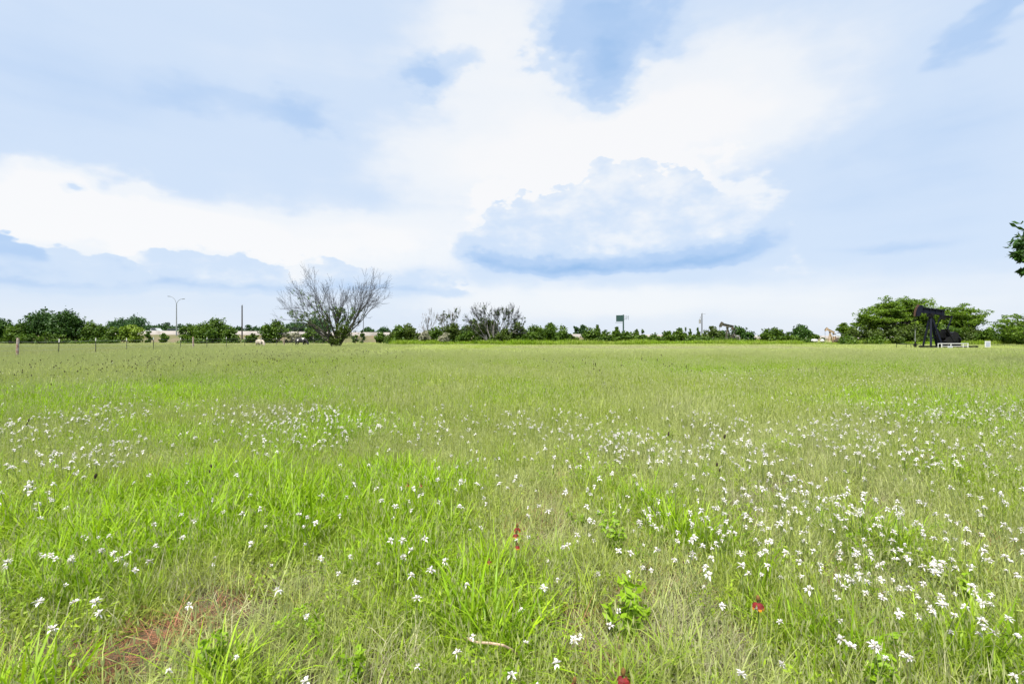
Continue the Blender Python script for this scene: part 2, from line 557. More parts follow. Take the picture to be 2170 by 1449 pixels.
# ------------------------------------------------------------------ ground
def build_ground():
    def axis(lim, lo=0.4):
        v, s = [0.0], lo
        while v[-1] < lim:
            v.append(v[-1] + s)
            s = lo if v[-1] < 24 else s * 1.09
        v = np.array(v)
        return np.concatenate([-v[:0:-1], v])
    xs = axis(2600, 0.55)
    ys = axis(3200, 0.55)
    ys = ys[ys > -400]
    Xg, Yg = np.meshgrid(xs, ys)
    Z = gz(Xg, Yg) * np.clip(1.4 - np.hypot(Xg, Yg) / 200, 0, 1)
    v = np.stack([Xg.ravel(), Yg.ravel(), Z.ravel()], 1)
    nx, ny = len(xs), len(ys)
    i = np.arange((ny - 1) * (nx - 1))
    r, c = i // (nx - 1), i % (nx - 1)
    a = r * nx + c
    q = np.stack([a, a + 1, a + 1 + nx, a + nx], 1)
    o = link('ground', mesh_np('ground', v, quads=q, smooth=True), ground_mat())
    tag(o, 'grassy meadow ground running flat to the horizon', None, kind='structure')


build_ground()

# ------------------------------------------------------------------ highway beyond the meadow
HW = [(-700, 701, 128), (-100, 701, 130), (300, 701, 131), (500, 701.5, 133), (740, 703.5, 138), (900, 705, 145), (1200, 707.5, 160),
      (1600, 711, 185), (1950, 712, 205), (2500, 712.5, 225)]


def build_highway():
    top = [at(p, y, Y) for p, y, Y in HW]
    def strip(prof):
        """sweep a profile of (outward offset, height below the barrier top) along the road"""
        v, q = [], []
        n = len(prof)
        for t in top:
            for dy, dz in prof:
                z = t.z + dz if dz is not None else -0.3
                v.append((t.x, t.y + dy, max(z, -0.3)))
        for k in range(len(top) - 1):
            for j in range(n - 1):
                a = k * n + j
                q.append((a, a + 1, a + 1 + n, a + n))
        return v, q
    v, q = strip([(-0.45, -1.05), (-0.40, -0.80), (-0.12, -0.55), (-0.08, 0.0), (0.08, 0.0), (0.14, -0.5), (0.42, -0.8), (0.45, -1.10)])
    b = link('highway_barrier', mesh_np('highway_barrier', np.array(v), quads=np.array(q)), M['concrete'])
    tag(b, 'long pale concrete barrier edging the raised highway behind the trees', 'barrier')
    v, q = strip([(0.40, -1.02), (14.0, -0.95), (27.0, -1.02)])
    r = link('highway_road', mesh_np('highway_road', np.array(v), quads=np.array(q)), M['asphalt'])
    tag(r, 'raised asphalt highway behind its concrete barrier', None, kind='structure')
    v, q = strip([(-9.0, None), (-6.0, -2.8), (-3.2, -1.9), (-0.45, -1.04), (27.0, -1.10), (36.0, None)])
    e = link('highway_embankment', mesh_np('highway_embankment', np.array(v), quads=np.array(q)), M['embank'])
    tag(e, 'bare brown earth bank carrying the highway', None, kind='structure')


build_highway()


def hw_road_z(px):
    for (p0, y0, Y0), (p1, y1, Y1) in zip(HW[:-1], HW[1:]):
        if p0 <= px <= p1:
            t = (px - p0) / (p1 - p0)
            return at(px, y0 + (y1 - y0) * t, Y0 + (Y1 - Y0) * t)
    return at(px, 705, 140)


def car(name, label, px, dy, length, body, kind):
    t = hw_road_z(px)
    base = Vector((t.x, t.y + dy, t.z - 1.0))
    base.x = X_at(px, base.y)
    o = thing(name, label, 'car' if kind == 'suv' else 'pickup', base)
    L, H = length, 1.74
    if kind == 'suv':
        prof = [(-L / 2, .45), (-L / 2, 1.0), (-L * .46, 1.12), (-L * .40, 1.70), (-L * .34, H), (L * .16, H), (L * .26, 1.60), (L * .36, 1.14), (L / 2, 0.98), (L / 2, .45)]
        win = [(-L * .43, 1.18), (-L * .375, 1.64), (L * .14, 1.66), (L * .25, 1.50), (L * .33, 1.18)]
    else:
        H = 1.80
        prof = [(-L / 2, .5), (-L / 2, 1.15), (-L * .06, 1.15), (-L * .03, 1.68), (0.0, H), (L * .18, H), (L * .22, 1.68), (L * .30, 1.2), (L / 2, 1.08), (L / 2, .5)]
        win = [(-L * .02, 1.24), (.02, 1.76), (L * .17, 1.76), (L * .26, 1.24)]
    w = .92
    MB().prism(prof, -w, w).build('body', M[body], o)
    for s in (-1, 1):
        MB().prism(win, s * (w + .004), s * (w + .02)).build('side_window', M['glass_dark'], o)
    for sx in (-.31, .31):
        for s in (-1, 1):
            wh = MB().tube((L * sx, s * .72, .36), (L * sx, s * .96, .36), .36, seg=14).build('wheel', M['tyre'], o)
            MB().tube((L * sx, s * .955, .36), (L * sx, s * .985, .36), .20, seg=10).build('rim', M['steel'], wh)
    return o


car('pickup_truck', 'white pickup truck showing its cab over the highway barrier', 326, 3.2, 5.6, 'car_white', 'pickup')
car('parked_suv', 'grey green estate car showing its roof over the highway barrier', 374, 3.4, 4.7, 'car_green', 'suv')


# ------------------------------------------------------------------ poles, lamps, billboard
def lamp_post(label, px, ytop, dy, double):
    t = hw_road_z(px)
    Y = t.y + dy
    base = Vector((X_at(px, Y), Y, t.z - 3.0 if dy < 0 else t.z - 1.02))
    ztop = CAMH + (HY - ytop) / F * Y
    h = ztop - base.z
    o = thing('street_lamp', label, 'street lamp', base)
    js = h - (2.2 if double else 1.6)
    MB().tube((0, 0, 0), (0, 0, js), .17, .11, 10).build('pole', M['lamp_pole'], o)
    MB().tube((0, 0, 0), (0, 0, .35), .28, .24, 10).build('base', M['concrete'], o)
    arms = ((-1, 1.75, 2.2), (1, 1.55, 1.55)) if double else ((-1, 1.4, 1.6),)
    for s, ln, up in arms:
        pts = []
        for i in range(8):
            u = i / 7
            pts.append((s * ln * (0.30 * u + 0.70 * u * u), 0, js - .05 + up * (1 - (1 - u) ** 1.7)))
        a = MB().path(pts, .055).build('arm', M['lamp_pole'], o)
        e = Vector(pts[-1])
        hd = MB().box((e.x + s * .30, 0, e.z + (.06 if s < 0 else 0)), (.75, .26, .15), Matrix.Rotation(s * (-.12), 3, 'Y'), .05)
        hd.build('lamp_head', M['lamp_pole'], a)
    return o


lamp_post('tall grey double-armed highway lamp at left', 374, 628, -1.2, True)
lamp_post('tall single-armed highway lamp seen behind the big bare tree', 770, 655, 14, False)


def utility_pole(label, px, ytop, Y, r, hardware):
    x = X_at(px, Y)
    zt = CAMH + (HY - ytop) / F * Y
    o = thing('utility_pole', label, 'utility pole', (x, Y, gzf(x, Y) - .05))
    MB().tube((0, 0, 0), (0, 0, zt), r * 1.15, r * .85, 10).build('pole', M['pole_wood'], o)
    MB().tube((.05, 0, zt), (.09, 0, zt + .28), .05, .035, 6).build('insulator', M['old_grey'], o)
    if hardware:
        MB().tube((-.55, 0, zt - 2.6), (-.55, 0, zt - 1.6), .26, seg=12).build('transformer', M['old_grey'], o)
        MB().bar((-.75, 0, zt - 1.4), (.05, 0, zt - 1.4), .08).build('bracket', M['old_grey'], o)
        MB().bar((-.1, .1, zt - .25), (1.0, .1, zt - .05), .05).build('arm', M['pole_wood'], o)
        MB().tube((-.42, 0, zt - 1.2), (-.42, 0, zt - .8), .08, seg=8).build('fuse_cutout', M['old_grey'], o)


utility_pole('plain dark wooden pole at left between the bushes', 513, 647, 118, .15, False)
utility_pole('wooden utility pole with transformer left of the dark pumpjack', 1487.5, 664, 128, .13, True)


def billboard():
    Y = 330
    x = X_at(1321, Y)
    k = Y / F
    o = thing('billboard', 'dark green back of a tall roadside billboard on one thick pole', 'billboard', (x, Y, gzf(x, Y) - .1))
    zt = CAMH + (HY - 666) * k
    MB().tube((0, 0, 0), (0, 0, zt - .1), .52, .46, 14).build('pole', M['billboard_green'], o)
    rot = Matrix.Rotation(math.radians(-28), 3, 'Z')
    zc = zt - 2.6
    MB().box((-2.3, .9, zc), (4.9, .35, 4.3), rot, .04).build('panel', M['billboard_green'], o)
    for i in range(5):
        c = rot @ Vector((-2.0 + i * 1.0, 0, 0))
        MB().box((-2.3 + c.x, .9 + c.y - .24, zc), (.12, .12, 4.0), rot).build('panel_rib', M['billboard_green'], o)
    MB().box((-2.6, .3, zc - 2.9), (5.6, .9, .22)).build('walkway', M['billboard_green'], o)
    fr = MB()
    for z in (-.2, 1.2):
        fr.bar((.4, 0, zc + z), (3.4, -.5, zc + z + .1), .14)
    for xx in (1.1, 2.2, 3.4):
        fr.bar((xx, -.15 * xx, zc - 1.1), (xx, -.15 * xx, zc + 1.9), .12)
    fr.bar((.5, 0, zc - 1.0), (3.4, -.5, zc + 1.1), .1)
    fr.build('back_frame', M['billboard_green'], o)


billboard()


# ------------------------------------------------------------------ pumpjacks
def pumpjack(label, px, Y, k, tilt, pal, front=2.0, rear=2.15, group='pumpjacks', variant='near'):
    """beam pump, well at -X, standing along X; k scales the metre design, tilt in degrees (head up)"""
    x0 = X_at(px, Y)
    o = thing('pumpjack', label, 'pumpjack', (x0, Y, gzf(x0, Y)))
    P1, P2, P3 = M[pal[0]], M[pal[1]], M[pal[2]]
    def S(*v): return tuple(k * a for a in v)
    PZ = 4.55
    # skid
    mb = MB()
    for y in (-.62, .62):
        mb.box(S(2.45, y, .22), S(6.9, .18, .34))
    for i in range(6):
        mb.box(S(-.8 + i * 1.3, 0, .22), S(.16, 1.1, .22))
    mb.build('skid', P3, o)
    # post legs
    for (bx, by) in ((-.42, .62), (-.42, -.62), (1.30, .40), (1.30, -.40)):
        MB().bar(S(bx, by, .35), S(.02 if bx < 0 else .14, by * .16, PZ - .22), .24 * k, .20 * k).build('post_leg', P1, o)
    for z, w in ((1.5, .48), (2.7, .33)):
        t = (z - .35) / (PZ - .57)
        xx = -.42 + .44 * t
        MB().bar(S(xx, -w, z), S(xx, w, z), .10 * k).bar(S(xx, 0, z), S(1.3 - 1.16 * t, 0, z), .09 * k).build('post_brace', P1, o)
    MB().box(S(.05, 0, PZ - .10), S(.62, .62, .36), None, .04 * k).tube(S(.05, -.42, PZ + .05), S(.05, .42, PZ + .05), .17 * k, seg=12).build('saddle_bearing', P2, o)
    # beam frame, tilted about the pivot
    R = Matrix.Rotation(math.radians(tilt), 3, 'Y')
    piv = Vector((.05 * k, 0, (PZ + .12) * k))
    def B(x, y, z):
        return piv + R @ Vector((x * k, y * k, z * k))
    bt, bb = .76, .10          # top and bottom of the walking beam above the pivot
    xa, xb = -front + .62, rear - .30
    mb = MB()
    mb.box(B((xa + xb) / 2, 0, (bt + bb) / 2), S(xb - xa, .10, bt - bb - .02), R)
    mb.box(B((xa + xb) / 2, 0, bt), S(xb - xa, .36, .09), R)
    mb.box(B((xa + xb) / 2, 0, bb), S(xb - xa, .36, .09), R)
    for i in range(4):
        mb.box(B(xa + (xb - xa) * (i + .5) / 4, 0, (bt + bb) / 2), S(.05, .33, bt - bb - .05), R)
    mb.build('walking_beam', P1, o)
    MB().box(B(rear - .45, 0, -.22), S(.62, .34, .55), R, .03 * k).build('tail_bearing', P2, o)
    # horsehead
    hh = [(-front + .72, 1.02), (-front + .38, 1.06), (-front + .16, .72), (-front + .03, .30), (-front - .02, -.10), (-front + .02, -.50),
          (-front + .38, -.50), (-front + .62, .02), (-front + .70, .50)]
    mb = MB()
    mb.prism([tuple(k * a for a in p) for p in hh], -.20 * k, .20 * k)
    bmesh.ops.transform(mb.bm, matrix=Matrix.Translation(piv) @ R.to_4x4(), verts=mb.bm.verts)
    head = mb.build('horsehead', P1, o)
    mb = MB()
    fr = hh[1:6]
    for a, b in zip(fr[:-1], fr[1:]):
        pa, pb = B(a[0] - .035, 0, a[1]), B(b[0] - .035, 0, b[1])
        mb.bar(pa, pb, .03 * k, .46 * k)
    mb.build('head_plate', M['rust'] if variant == 'near' else P2, head)
    # bridle, carrier bar, polished rod, wellhead
    e = B(-front - .09, 0, -.10)
    cb = 2.75 * k if variant != 'tan' else piv.z - 1.1 * k
    for y in (-.12, .12):
        MB().path([B(-front + .10, y / 1, .76), B(-front - .055, y, .30), (e.x, y * k, e.z), (e.x, y * k, cb)], .022 * k, 5).build('bridle_cable', M['cable'], o)
    MB().box((e.x, 0, cb), S(.14, .40, .10)).build('carrier_bar', P2, o)
    MB().tube((e.x, 0, .8 * k), (e.x, 0, cb), .028 * k, seg=6).build('polished_rod', M['steel'], o)
    w = MB()
    for z0, z1, r in ((-.1, .30, .13), (.30, .38, .22), (.38, .62, .12), (.62, .70, .18), (.70, .95, .09)):
        w.tube((e.x, 0, z0 * k), (e.x, 0, z1 * k), r * k, seg=10)
    w.tube((e.x - .30 * k, 0, .48 * k), (e.x + .32 * k, 0, .48 * k), .06 * k, seg=8)
    w.build('wellhead', P3, o)
    # equalizer, pitman arms, cranks
    q = B(rear, 0, -.10)
    MB().bar((q.x, -.92 * k, q.z), (q.x, .92 * k, q.z), .22 * k, .26 * k).box((q.x, 0, q.z + .12 * k), S(.5, .36, .2)).build('equalizer', P2, o)
    cr = Vector((1.95 * k, 0, 1.95 * k))
    ang = math.radians(118 if variant != 'tan' else 100)
    L = .82 * k
    pin = cr + Vector((math.cos(ang) * L, 0, math.sin(ang) * L))
    for s in (-1, 1):
        y = s * .90 * k
        MB().bar((q.x, y, q.z), (pin.x, y, pin.z), .12 * k, .10 * k).build('pitman_arm', P1, o)
        d = Vector((math.cos(ang), 0, math.sin(ang)))
        yc = s * .74 * k
        c_ = MB().bar((pin.x, yc, pin.z), (cr.x - d.x * 1.15 * k, yc, cr.z - d.z * 1.15 * k), .34 * k, .13 * k).build('crank', P3, o)
        # fan-shaped counterweight hung at the far end of the crank
        mb = MB()
        n = Vector((-d.z, 0, d.x))
        pl = []
        for a_ in range(-7, 8):
            th = a_ / 7 * 1.05
            v = cr - (d * math.cos(th) + n * math.sin(th)) * 1.18 * k
            pl.append((v.x, v.z))
        for a_ in (7, -7):
            th = a_ / 7 * .9
            v = cr - (d * math.cos(th) + n * math.sin(th)) * .45 * k
            pl.append((v.x, v.z))
        mb.prism(pl, yc - s * .02 - .15 * k, yc - s * .02 + .15 * k)
        mb.build('counterweight', P2, c_)
    # gearbox
    MB().box((cr.x, 0, cr.z - .15 * k), S(1.05, .95, .95), None, .14 * k).box((cr.x, 0, .75 * k), S(1.25, 1.0, .8)).tube((cr.x, -.8 * k, cr.z), (cr.x, .8 * k, cr.z), .16 * k, seg=10) \
        .box((cr.x + .1 * k, 0, cr.z + .45 * k), S(.8, .75, .5), None, .08 * k).build('gearbox', P3 if variant == 'near' else P1, o)
    # prime mover with rounded cowl, flywheel and belt guard
    ex = 3.05 * k
    mb = MB().box((ex, -.05 * k, 1.15 * k), S(1.15, .9, 1.35), None, .22 * k).tube((ex - .1 * k, -.55 * k, 1.75 * k), (ex - .1 * k, .45 * k, 1.75 * k), .52 * k, seg=16)
    mb.box((ex, 0, .55 * k), S(1.4, 1.0, .35)).tube((ex + .45 * k, .2 * k, 1.7 * k), (ex + .45 * k, .2 * k, 2.35 * k), .07 * k, seg=8)
    mb.build('engine', P3, o)
    MB().tube((ex + .62 * k, -.1 * k, 1.15 * k), (ex + .75 * k, -.1 * k, 1.15 * k), .46 * k, seg=18).build('flywheel', P2, o)
    # oval belt guard between gearbox and engine
    ya = .62 * k
    pl = []
    for a_ in range(0, 9):
        th = math.pi / 2 + a_ / 8 * math.pi
        pl.append((cr.x - .1 * k + math.cos(th) * .62 * k, 1.5 * k + math.sin(th) * .62 * k))
    for a_ in range(0, 9):
        th = -math.pi / 2 + a_ / 8 * math.pi
        pl.append((ex + math.cos(th) * .34 * k, 1.05 * k + math.sin(th) * .34 * k))
    MB().prism(pl, ya, ya + .22 * k).build('belt_guard', P2, o)
    if variant != 'near':
        MB().tube((4.6 * k, 0, .3 * k), (4.6 * k, 0, 1.0 * k), .3 * k, seg=12).build('motor', P3, o)
    return o


pumpjack('large black pumpjack standing in the meadow at right', 1971, 66.0, 1.0, 7.0, ('black_paint', 'black_grease', 'black_grease'))
pumpjack('old dark green pumpjack half sunk in bushes', 1541, 118.0, .84, 13.0, ('old_green', 'old_green', 'old_grey'), 2.15, 2.0, variant='old')
pumpjack('small tan pumpjack with steeply tilted beam beside two white tanks', 1758.5, 118.0, .60, 25.0, ('tan_paint', 'tan_dark', 'tan_dark'), 2.05, 2.1, variant='tan')


def guard_rail():
    Y = 63.6
    k = Y / F
    x0 = X_at(1987, Y)
    o = thing('guard_rail', 'white pipe guard rail in front of the black pumpjack', 'railing', (x0, Y, gzf(x0, Y)))
    zt = CAMH - (727 - HY) * k
    zm = CAMH - (732.6 - HY) * k
    L = (2052 - 1987) * k
    MB().tube((0, 0, zt), (L, 0, zt), .045, seg=8).build('rail', M['white_paint'], o)
    MB().tube((.5, 0, zm), (L, 0, zm), .035, seg=8).build('rail', M['white_paint'], o)
    for p, r in ((1988, .045), (1995.5, .06), (2015, .05), (2041, .045), (2051, .06)):
        MB().tube(((p - 1987) * k, 0, -.05), ((p - 1987) * k, 0, zt), r, seg=8).build('post', M['white_paint'], o)
    s = thing('notice_plate', 'small white notice plate hung on the white guard rail', 'sign', (X_at(2013.5, Y - .1), Y - .1, CAMH - (737.6 - HY) * k))
    MB().box((0, 0, .15), (.66, .02, .30), None, .006).build('plate', M['white_paint'], s)
    MB().box((0, -.014, .15), (.54, .006, .20)).build('plate_face', M['sign_face'], s)
    for a in (-.22, .22):
        MB().tube((a, .01, .30), (a, .07, zt - (CAMH - (737.6 - HY) * k)), .008, seg=5).build('hanger', M['steel'], s)


guard_rail()


def low_guard():
    Y = 64.4
    k = Y / F
    x0 = X_at(1930, Y)
    o = thing('well_guard', 'low dark pipe frame around the wellhead of the black pumpjack', 'railing', (x0, Y, gzf(x0, Y)))
    zt = .62
    L = 22 * k
    for y in (0, 2.4):
        MB().tube((0, y, zt), (L, y, zt), .03, seg=6).build('rail', M['black_grease'], o)
        for x in (0.02, L - .02):
            MB().tube((x, y, -.05), (x, y, zt), .03, seg=6).build('post', M['black_grease'], o)
    MB().tube((0, 0, zt - .02), (0, 2.4, zt - .02), .03, seg=6).build('rail', M['black_grease'], o)


low_guard()


def white_sign():
    Y = 66
    k = Y / F
    x = X_at(2093, Y)
    o = thing('lease_sign', 'white framed rectangular sign on a short post at right', 'sign', (x, Y, gzf(x, Y)))
    z0, z1 = CAMH - (735.8 - HY) * k, CAMH - (722.5 - HY) * k
    w = 12 * k
    MB().tube((0, .06, -.1), (0, .06, z1 - .1), .05, seg=8).build('post', M['black_grease'], o)
    MB().box((0, 0, (z0 + z1) / 2), (w, .05, z1 - z0), None, .01).build('panel', M['white_paint'], o)
    MB().box((0, -.03, (z0 + z1) / 2), (w * .68, .012, (z1 - z0) * .72)).build('panel_face', M['sign_face'], o)


white_sign()


def tank(label, px, Y, ln, rz):
    x = X_at(px, Y)
    o = thing('storage_tank', label, 'tank', (x, Y, gzf(x, Y)), rz, 'white tanks by the tan pumpjack')
    r = .40
    z = .62
    mb = MB().tube((-ln / 2 + r * .7, 0, z), (ln / 2 - r * .7, 0, z), r, seg=18)
    mb.ball((-ln / 2 + r * .7, 0, z), r, (.8, 1, 1), 18).ball((ln / 2 - r * .7, 0, z), r, (.8, 1, 1), 18)
    mb.build('shell', M['white_paint'], o, smooth=True)
    for s in (-1, 1):
        MB().box((s * ln * .26, 0, .14), (.12, .6, .40)).build('cradle', M['old_grey'], o)
    MB().tube((0, 0, z + r - .02), (0, 0, z + r + .12), .10, seg=10).build('valve_cap', M['old_grey'], o)


tank('white tank lying side-on, left of the tan pumpjack', 1725.8, 114, 1.45, 0.0)
tank('white tank turned end-on next to the tan pumpjack', 1742.5, 114, 1.6, 0.9)


# ------------------------------------------------------------------ fence
def build_fence():
    X = -33.0
    o = thing('wire_fence', 'barbed wire fence of thin steel posts crossing the left of the meadow', 'fence', (X, 32.3, 0))
    pxs = [37, 123, 202, 269, 325, 382, 410, 438, 480, 518, 553, 585, 602, 620, 644, 664, 684, 702, 718, 733]
    wood = {37: (.085, 1.56), 410: (.08, 1.55), 602: (.075, 1.55)}
    tp = MB()
    tp.box((0, 0, .62), (.045, .012, 1.75)).box((0, .02, .62), (.012, .045, 1.75))
    tme = tp.build('post', M['tpost'], o)
    cap = MB().box((0, 0, 1.38), (.052, .018, .24)).box((0, .02, 1.38), (.018, .052, .24))
    cme = cap.build('post_cap', M['white_paint'], tme)
    first = True
    ys = []
    rnd = random.Random(4)
    for p in pxs:
        Y = -X * F / (CX - p)
        z = gzf(X, Y) + rnd.uniform(-.04, .03)
        ys.append((Y, z))
        if p in wood:
            r, h = wood[p]
            ob = MB().tube((0, 0, -.3), (0, 0, h * .5), r, r * .96, 9).tube((0, 0, h * .5), (.03, 0, h), r * .96, r * .88, 9).build('wooden_post', M['post_wood'], o, (0, Y - 32.3, z))
            ob.rotation_euler = (rnd.uniform(-.03, .03), rnd.uniform(-.04, .04), rnd.uniform(0, 3))
            continue
        if first:
            a, first = tme, False
        else:
            a = tme.copy(); COL.objects.link(a); a.parent = o
            c = cme.copy(); COL.objects.link(c); c.parent = a
        a.location = (0, Y - 32.3, z)
        a.rotation_euler = (rnd.uniform(-.035, .035), rnd.uniform(-.05, .05), rnd.uniform(-.4, .4))
    ys = [(23.5, gzf(X, 23.5)), (26.5, gzf(X, 26.5)), (29.4, gzf(X, 29.4))] + ys
    for j, h in enumerate((.40, .72, 1.02, 1.30)):
        pts = []
        for (a, za), (b, zb) in zip(ys[:-1], ys[1:]):
            for u in (0, .5):
                pts.append((.03, a + (b - a) * u - 32.3, za + (zb - za) * u + h - (.03 if u else 0)))
        MB().path(pts, .0045, 4).build('wire', M['steel'], o)


build_fence()


# ------------------------------------------------------------------ cattle
def cow(label, px, Y, rz, mats, group, scale=1.0, horns=False):
    """grazing cow: one continuous skinned body"""
    V, E, Rr = [], [], []
    def v(p, r, parent=None):
        V.append(p); Rr.append(r)
        if parent is not None:
            E.append((parent, len(V) - 1))
        return len(V) - 1
    pel = v((-.62, 0, 1.08), (.30, .34))
    rump = v((-.86, 0, 1.10), (.20, .24), pel)
    b1 = v((-.25, 0, 1.02), (.34, .40), pel)
    b2 = v((.18, 0, 1.02), (.33, .40), b1)
    sh = v((.56, 0, 1.10), (.26, .37), b2)
    n1 = v((.86, 0, 1.04), (.15, .25), sh)
    n2 = v((1.08, 0, .80), (.12, .19), n1)
    h1 = v((1.20, 0, .54), (.13, .15), n2)
    h2 = v((1.30, 0, .32), (.09, .11), h1)
    h3 = v((1.36, 0, .16), (.075, .085), h2)
    for s in (-1, 1):
        a = v((-.70, s * .20, .80), (.15, .20), pel)
        a = v((-.62, s * .21, .62), (.10, .13), a)
        a = v((-.80, s * .21, .42), (.065, .075), a)
        a = v((-.76, s * .21, .14), (.048, .05), a)
        v((-.72, s * .21, .02), (.06, .06), a)
        a = v((.56, s * .18, .76), (.12, .15), sh)
        a = v((.58, s * .19, .44), (.07, .075), a)
        a = v((.55, s * .19, .14), (.048, .05), a)
        v((.58, s * .19, .02), (.06, .06), a)
        a = v((1.13, s * .17, .62), (.035, .05), h1)
        v((1.08, s * .29, .60), (.02, .055), a)
    t = v((-1.02, 0, 1.10), (.04, .04), rump)
    t = v((-1.08, 0, .80), (.025, .025), t)
    v((-1.09, 0, .46), (.045, .045), t)
    me = bpy.data.meshes.new('cow')
    me.from_pydata(V, E, [])
    me.update()
    x = X_at(px, Y)
    o = link('cow', me, mats, None, (x, Y, gzf(x, Y)))
    o.rotation_euler = (0, 0, rz)
    o.scale = (scale,) * 3
    bpy.context.view_layer.objects.active = o
    sk = o.modifiers.new('skin', 'SKIN')
    sk.use_smooth_shade = True
    for i, r in enumerate(Rr):
        me.skin_vertices[0].data[i].radius = r
    me.skin_vertices[0].data[0].use_root = True
    sb = o.modifiers.new('subdivision', 'SUBSURF')
    sb.levels = sb.render_levels = 2
    tag(o, label, 'cow', group)
    if horns:
        mb = MB()
        for s in (-1, 1):
            mb.path([(1.10, s * .10, .66), (1.06, s * .24, .72), (1.10, s * .30, .82)], .025, 6)
        mb.build('horns', M['old_grey'], o)
    return o


def cow_mat(name, c0, c1, thr, scale):
    m, g = new_mat(name)
    out = g.n('ShaderNodeOutputMaterial')
    b = g.n('ShaderNodeBsdfPrincipled')
    tc = g.n('ShaderNodeTexCoord').outputs['Object']
    n = g.noise(tc, scale, 2.0, 0.4).outputs['Fac']
    g.put(b.inputs['Base Color'], g.mixc(g.smooth(n, thr - .01, thr + .01), (*c0, 1), (*c1, 1)))
    b.inputs['Roughness'].default_value = 0.8
    g.nt.links.new(b.outputs[0], out.inputs[0])
    return m



cow('cream white cow grazing behind the wire fence', 551, 68.5, math.radians(-34), cow_mat('cream_hide', (0.36, 0.31, 0.25), (0.20, 0.15, 0.11), .60, 1.8), 'grazing cattle', .90, True)
cow('black and white cow grazing beside the big bare tree', 638, 77.0, math.radians(-16), cow_mat('black_white_hide', (0.012, 0.011, 0.012), (0.72, 0.68, 0.64), .60, 1.9), 'grazing cattle', 1.04)


# ------------------------------------------------------------------ trees
RNG = np.random.default_rng(11)


def leaf_cloud(rng, centers, radii, per, size, flat=0.45, elong=1.7, outward=0.6):
    """leaf-sized rhombic faces scattered through clumps; returns verts, quads, bv"""
    N = len(centers) * per
    ci = np.repeat(np.arange(len(centers)), per)
    d = rng.normal(size=(N, 3))
    d /= np.linalg.norm(d, axis=1, keepdims=True) + 1e-9
    rad = rng.uniform(0.25, 1.0, N) ** 0.55 * (1 + 0.22 * rng.normal(size=N))
    p = centers[ci] + d * radii[ci] * rad[:, None]
    nrm = d * outward + rng.normal(size=(N, 3)) * 0.7 + np.array([0, 0, flat])
    nrm /= np.linalg.norm(nrm, axis=1, keepdims=True) + 1e-9
    t = np.cross(nrm, rng.normal(size=(N, 3)))
    t /= np.linalg.norm(t, axis=1, keepdims=True) + 1e-9
    b = np.cross(nrm, t)
    s = size * rng.uniform(.55, 1.3, N)
    t *= (s * elong * .5)[:, None]
    b *= (s * .5)[:, None]
    v = np.stack([p - t, p + b * .9 - t * .1, p + t, p - b * .9 - t * .1], 1).reshape(-1, 3)
    q = np.arange(4 * N).reshape(-1, 4)
    tone = np.clip(.5 + .22 * rng.normal(size=len(centers)), 0, 1)
    bv = np.clip(tone[ci] + .22 * rng.normal(size=N), 0, 1)
    return v, q, np.repeat(bv, 4)


def tubes_np(paths, seg=5):
    """paths: list of (points Nx3, radii N) -> verts, quads"""
    V, Q, off = [], [], 0
    ang = np.arange(seg) / seg * 2 * math.pi
    for pts, rad in paths:
        pts = np.asarray(pts, float)
        n = len(pts)
        tang = np.gradient(pts, axis=0)
        tang /= np.linalg.norm(tang, axis=1, keepdims=True) + 1e-9
        ref = np.where(np.abs(tang[:, 2:3]) > .9, np.array([[1., 0, 0]]), np.array([[0, 0, 1.]]))
        u = np.cross(tang, ref)
        u /= np.linalg.norm(u, axis=1, keepdims=True) + 1e-9
        w = np.cross(tang, u)
        ring = pts[:, None, :] + (u[:, None, :] * np.cos(ang)[None, :, None] + w[:, None, :] * np.sin(ang)[None, :, None]) * np.asarray(rad)[:, None, None]
        V.append(ring.reshape(-1, 3))
        i = np.arange(n - 1)[:, None] * seg
        j = np.arange(seg)[None, :]
        k = (j + 1) % seg
        Q.append((np.stack([i + j, i + k, i + seg + k, i + seg + j], -1)).reshape(-1, 4) + off)
        off += n * seg
    return np.concatenate(V), np.concatenate(Q)


def limb(rng, a, b, r0, r1, n=5, wob=.06, sag=0.0):
    a, b = np.asarray(a, float), np.asarray(b, float)
    t = np.linspace(0, 1, n)[:, None]
    L = np.linalg.norm(b - a)
    p = a + (b - a) * t + rng.normal(size=(n, 3)) * wob * L * np.sin(t * math.pi) + np.array([0, 0, sag * L]) * np.sin(t * math.pi)
    return p, np.linspace(r0, r1, n)


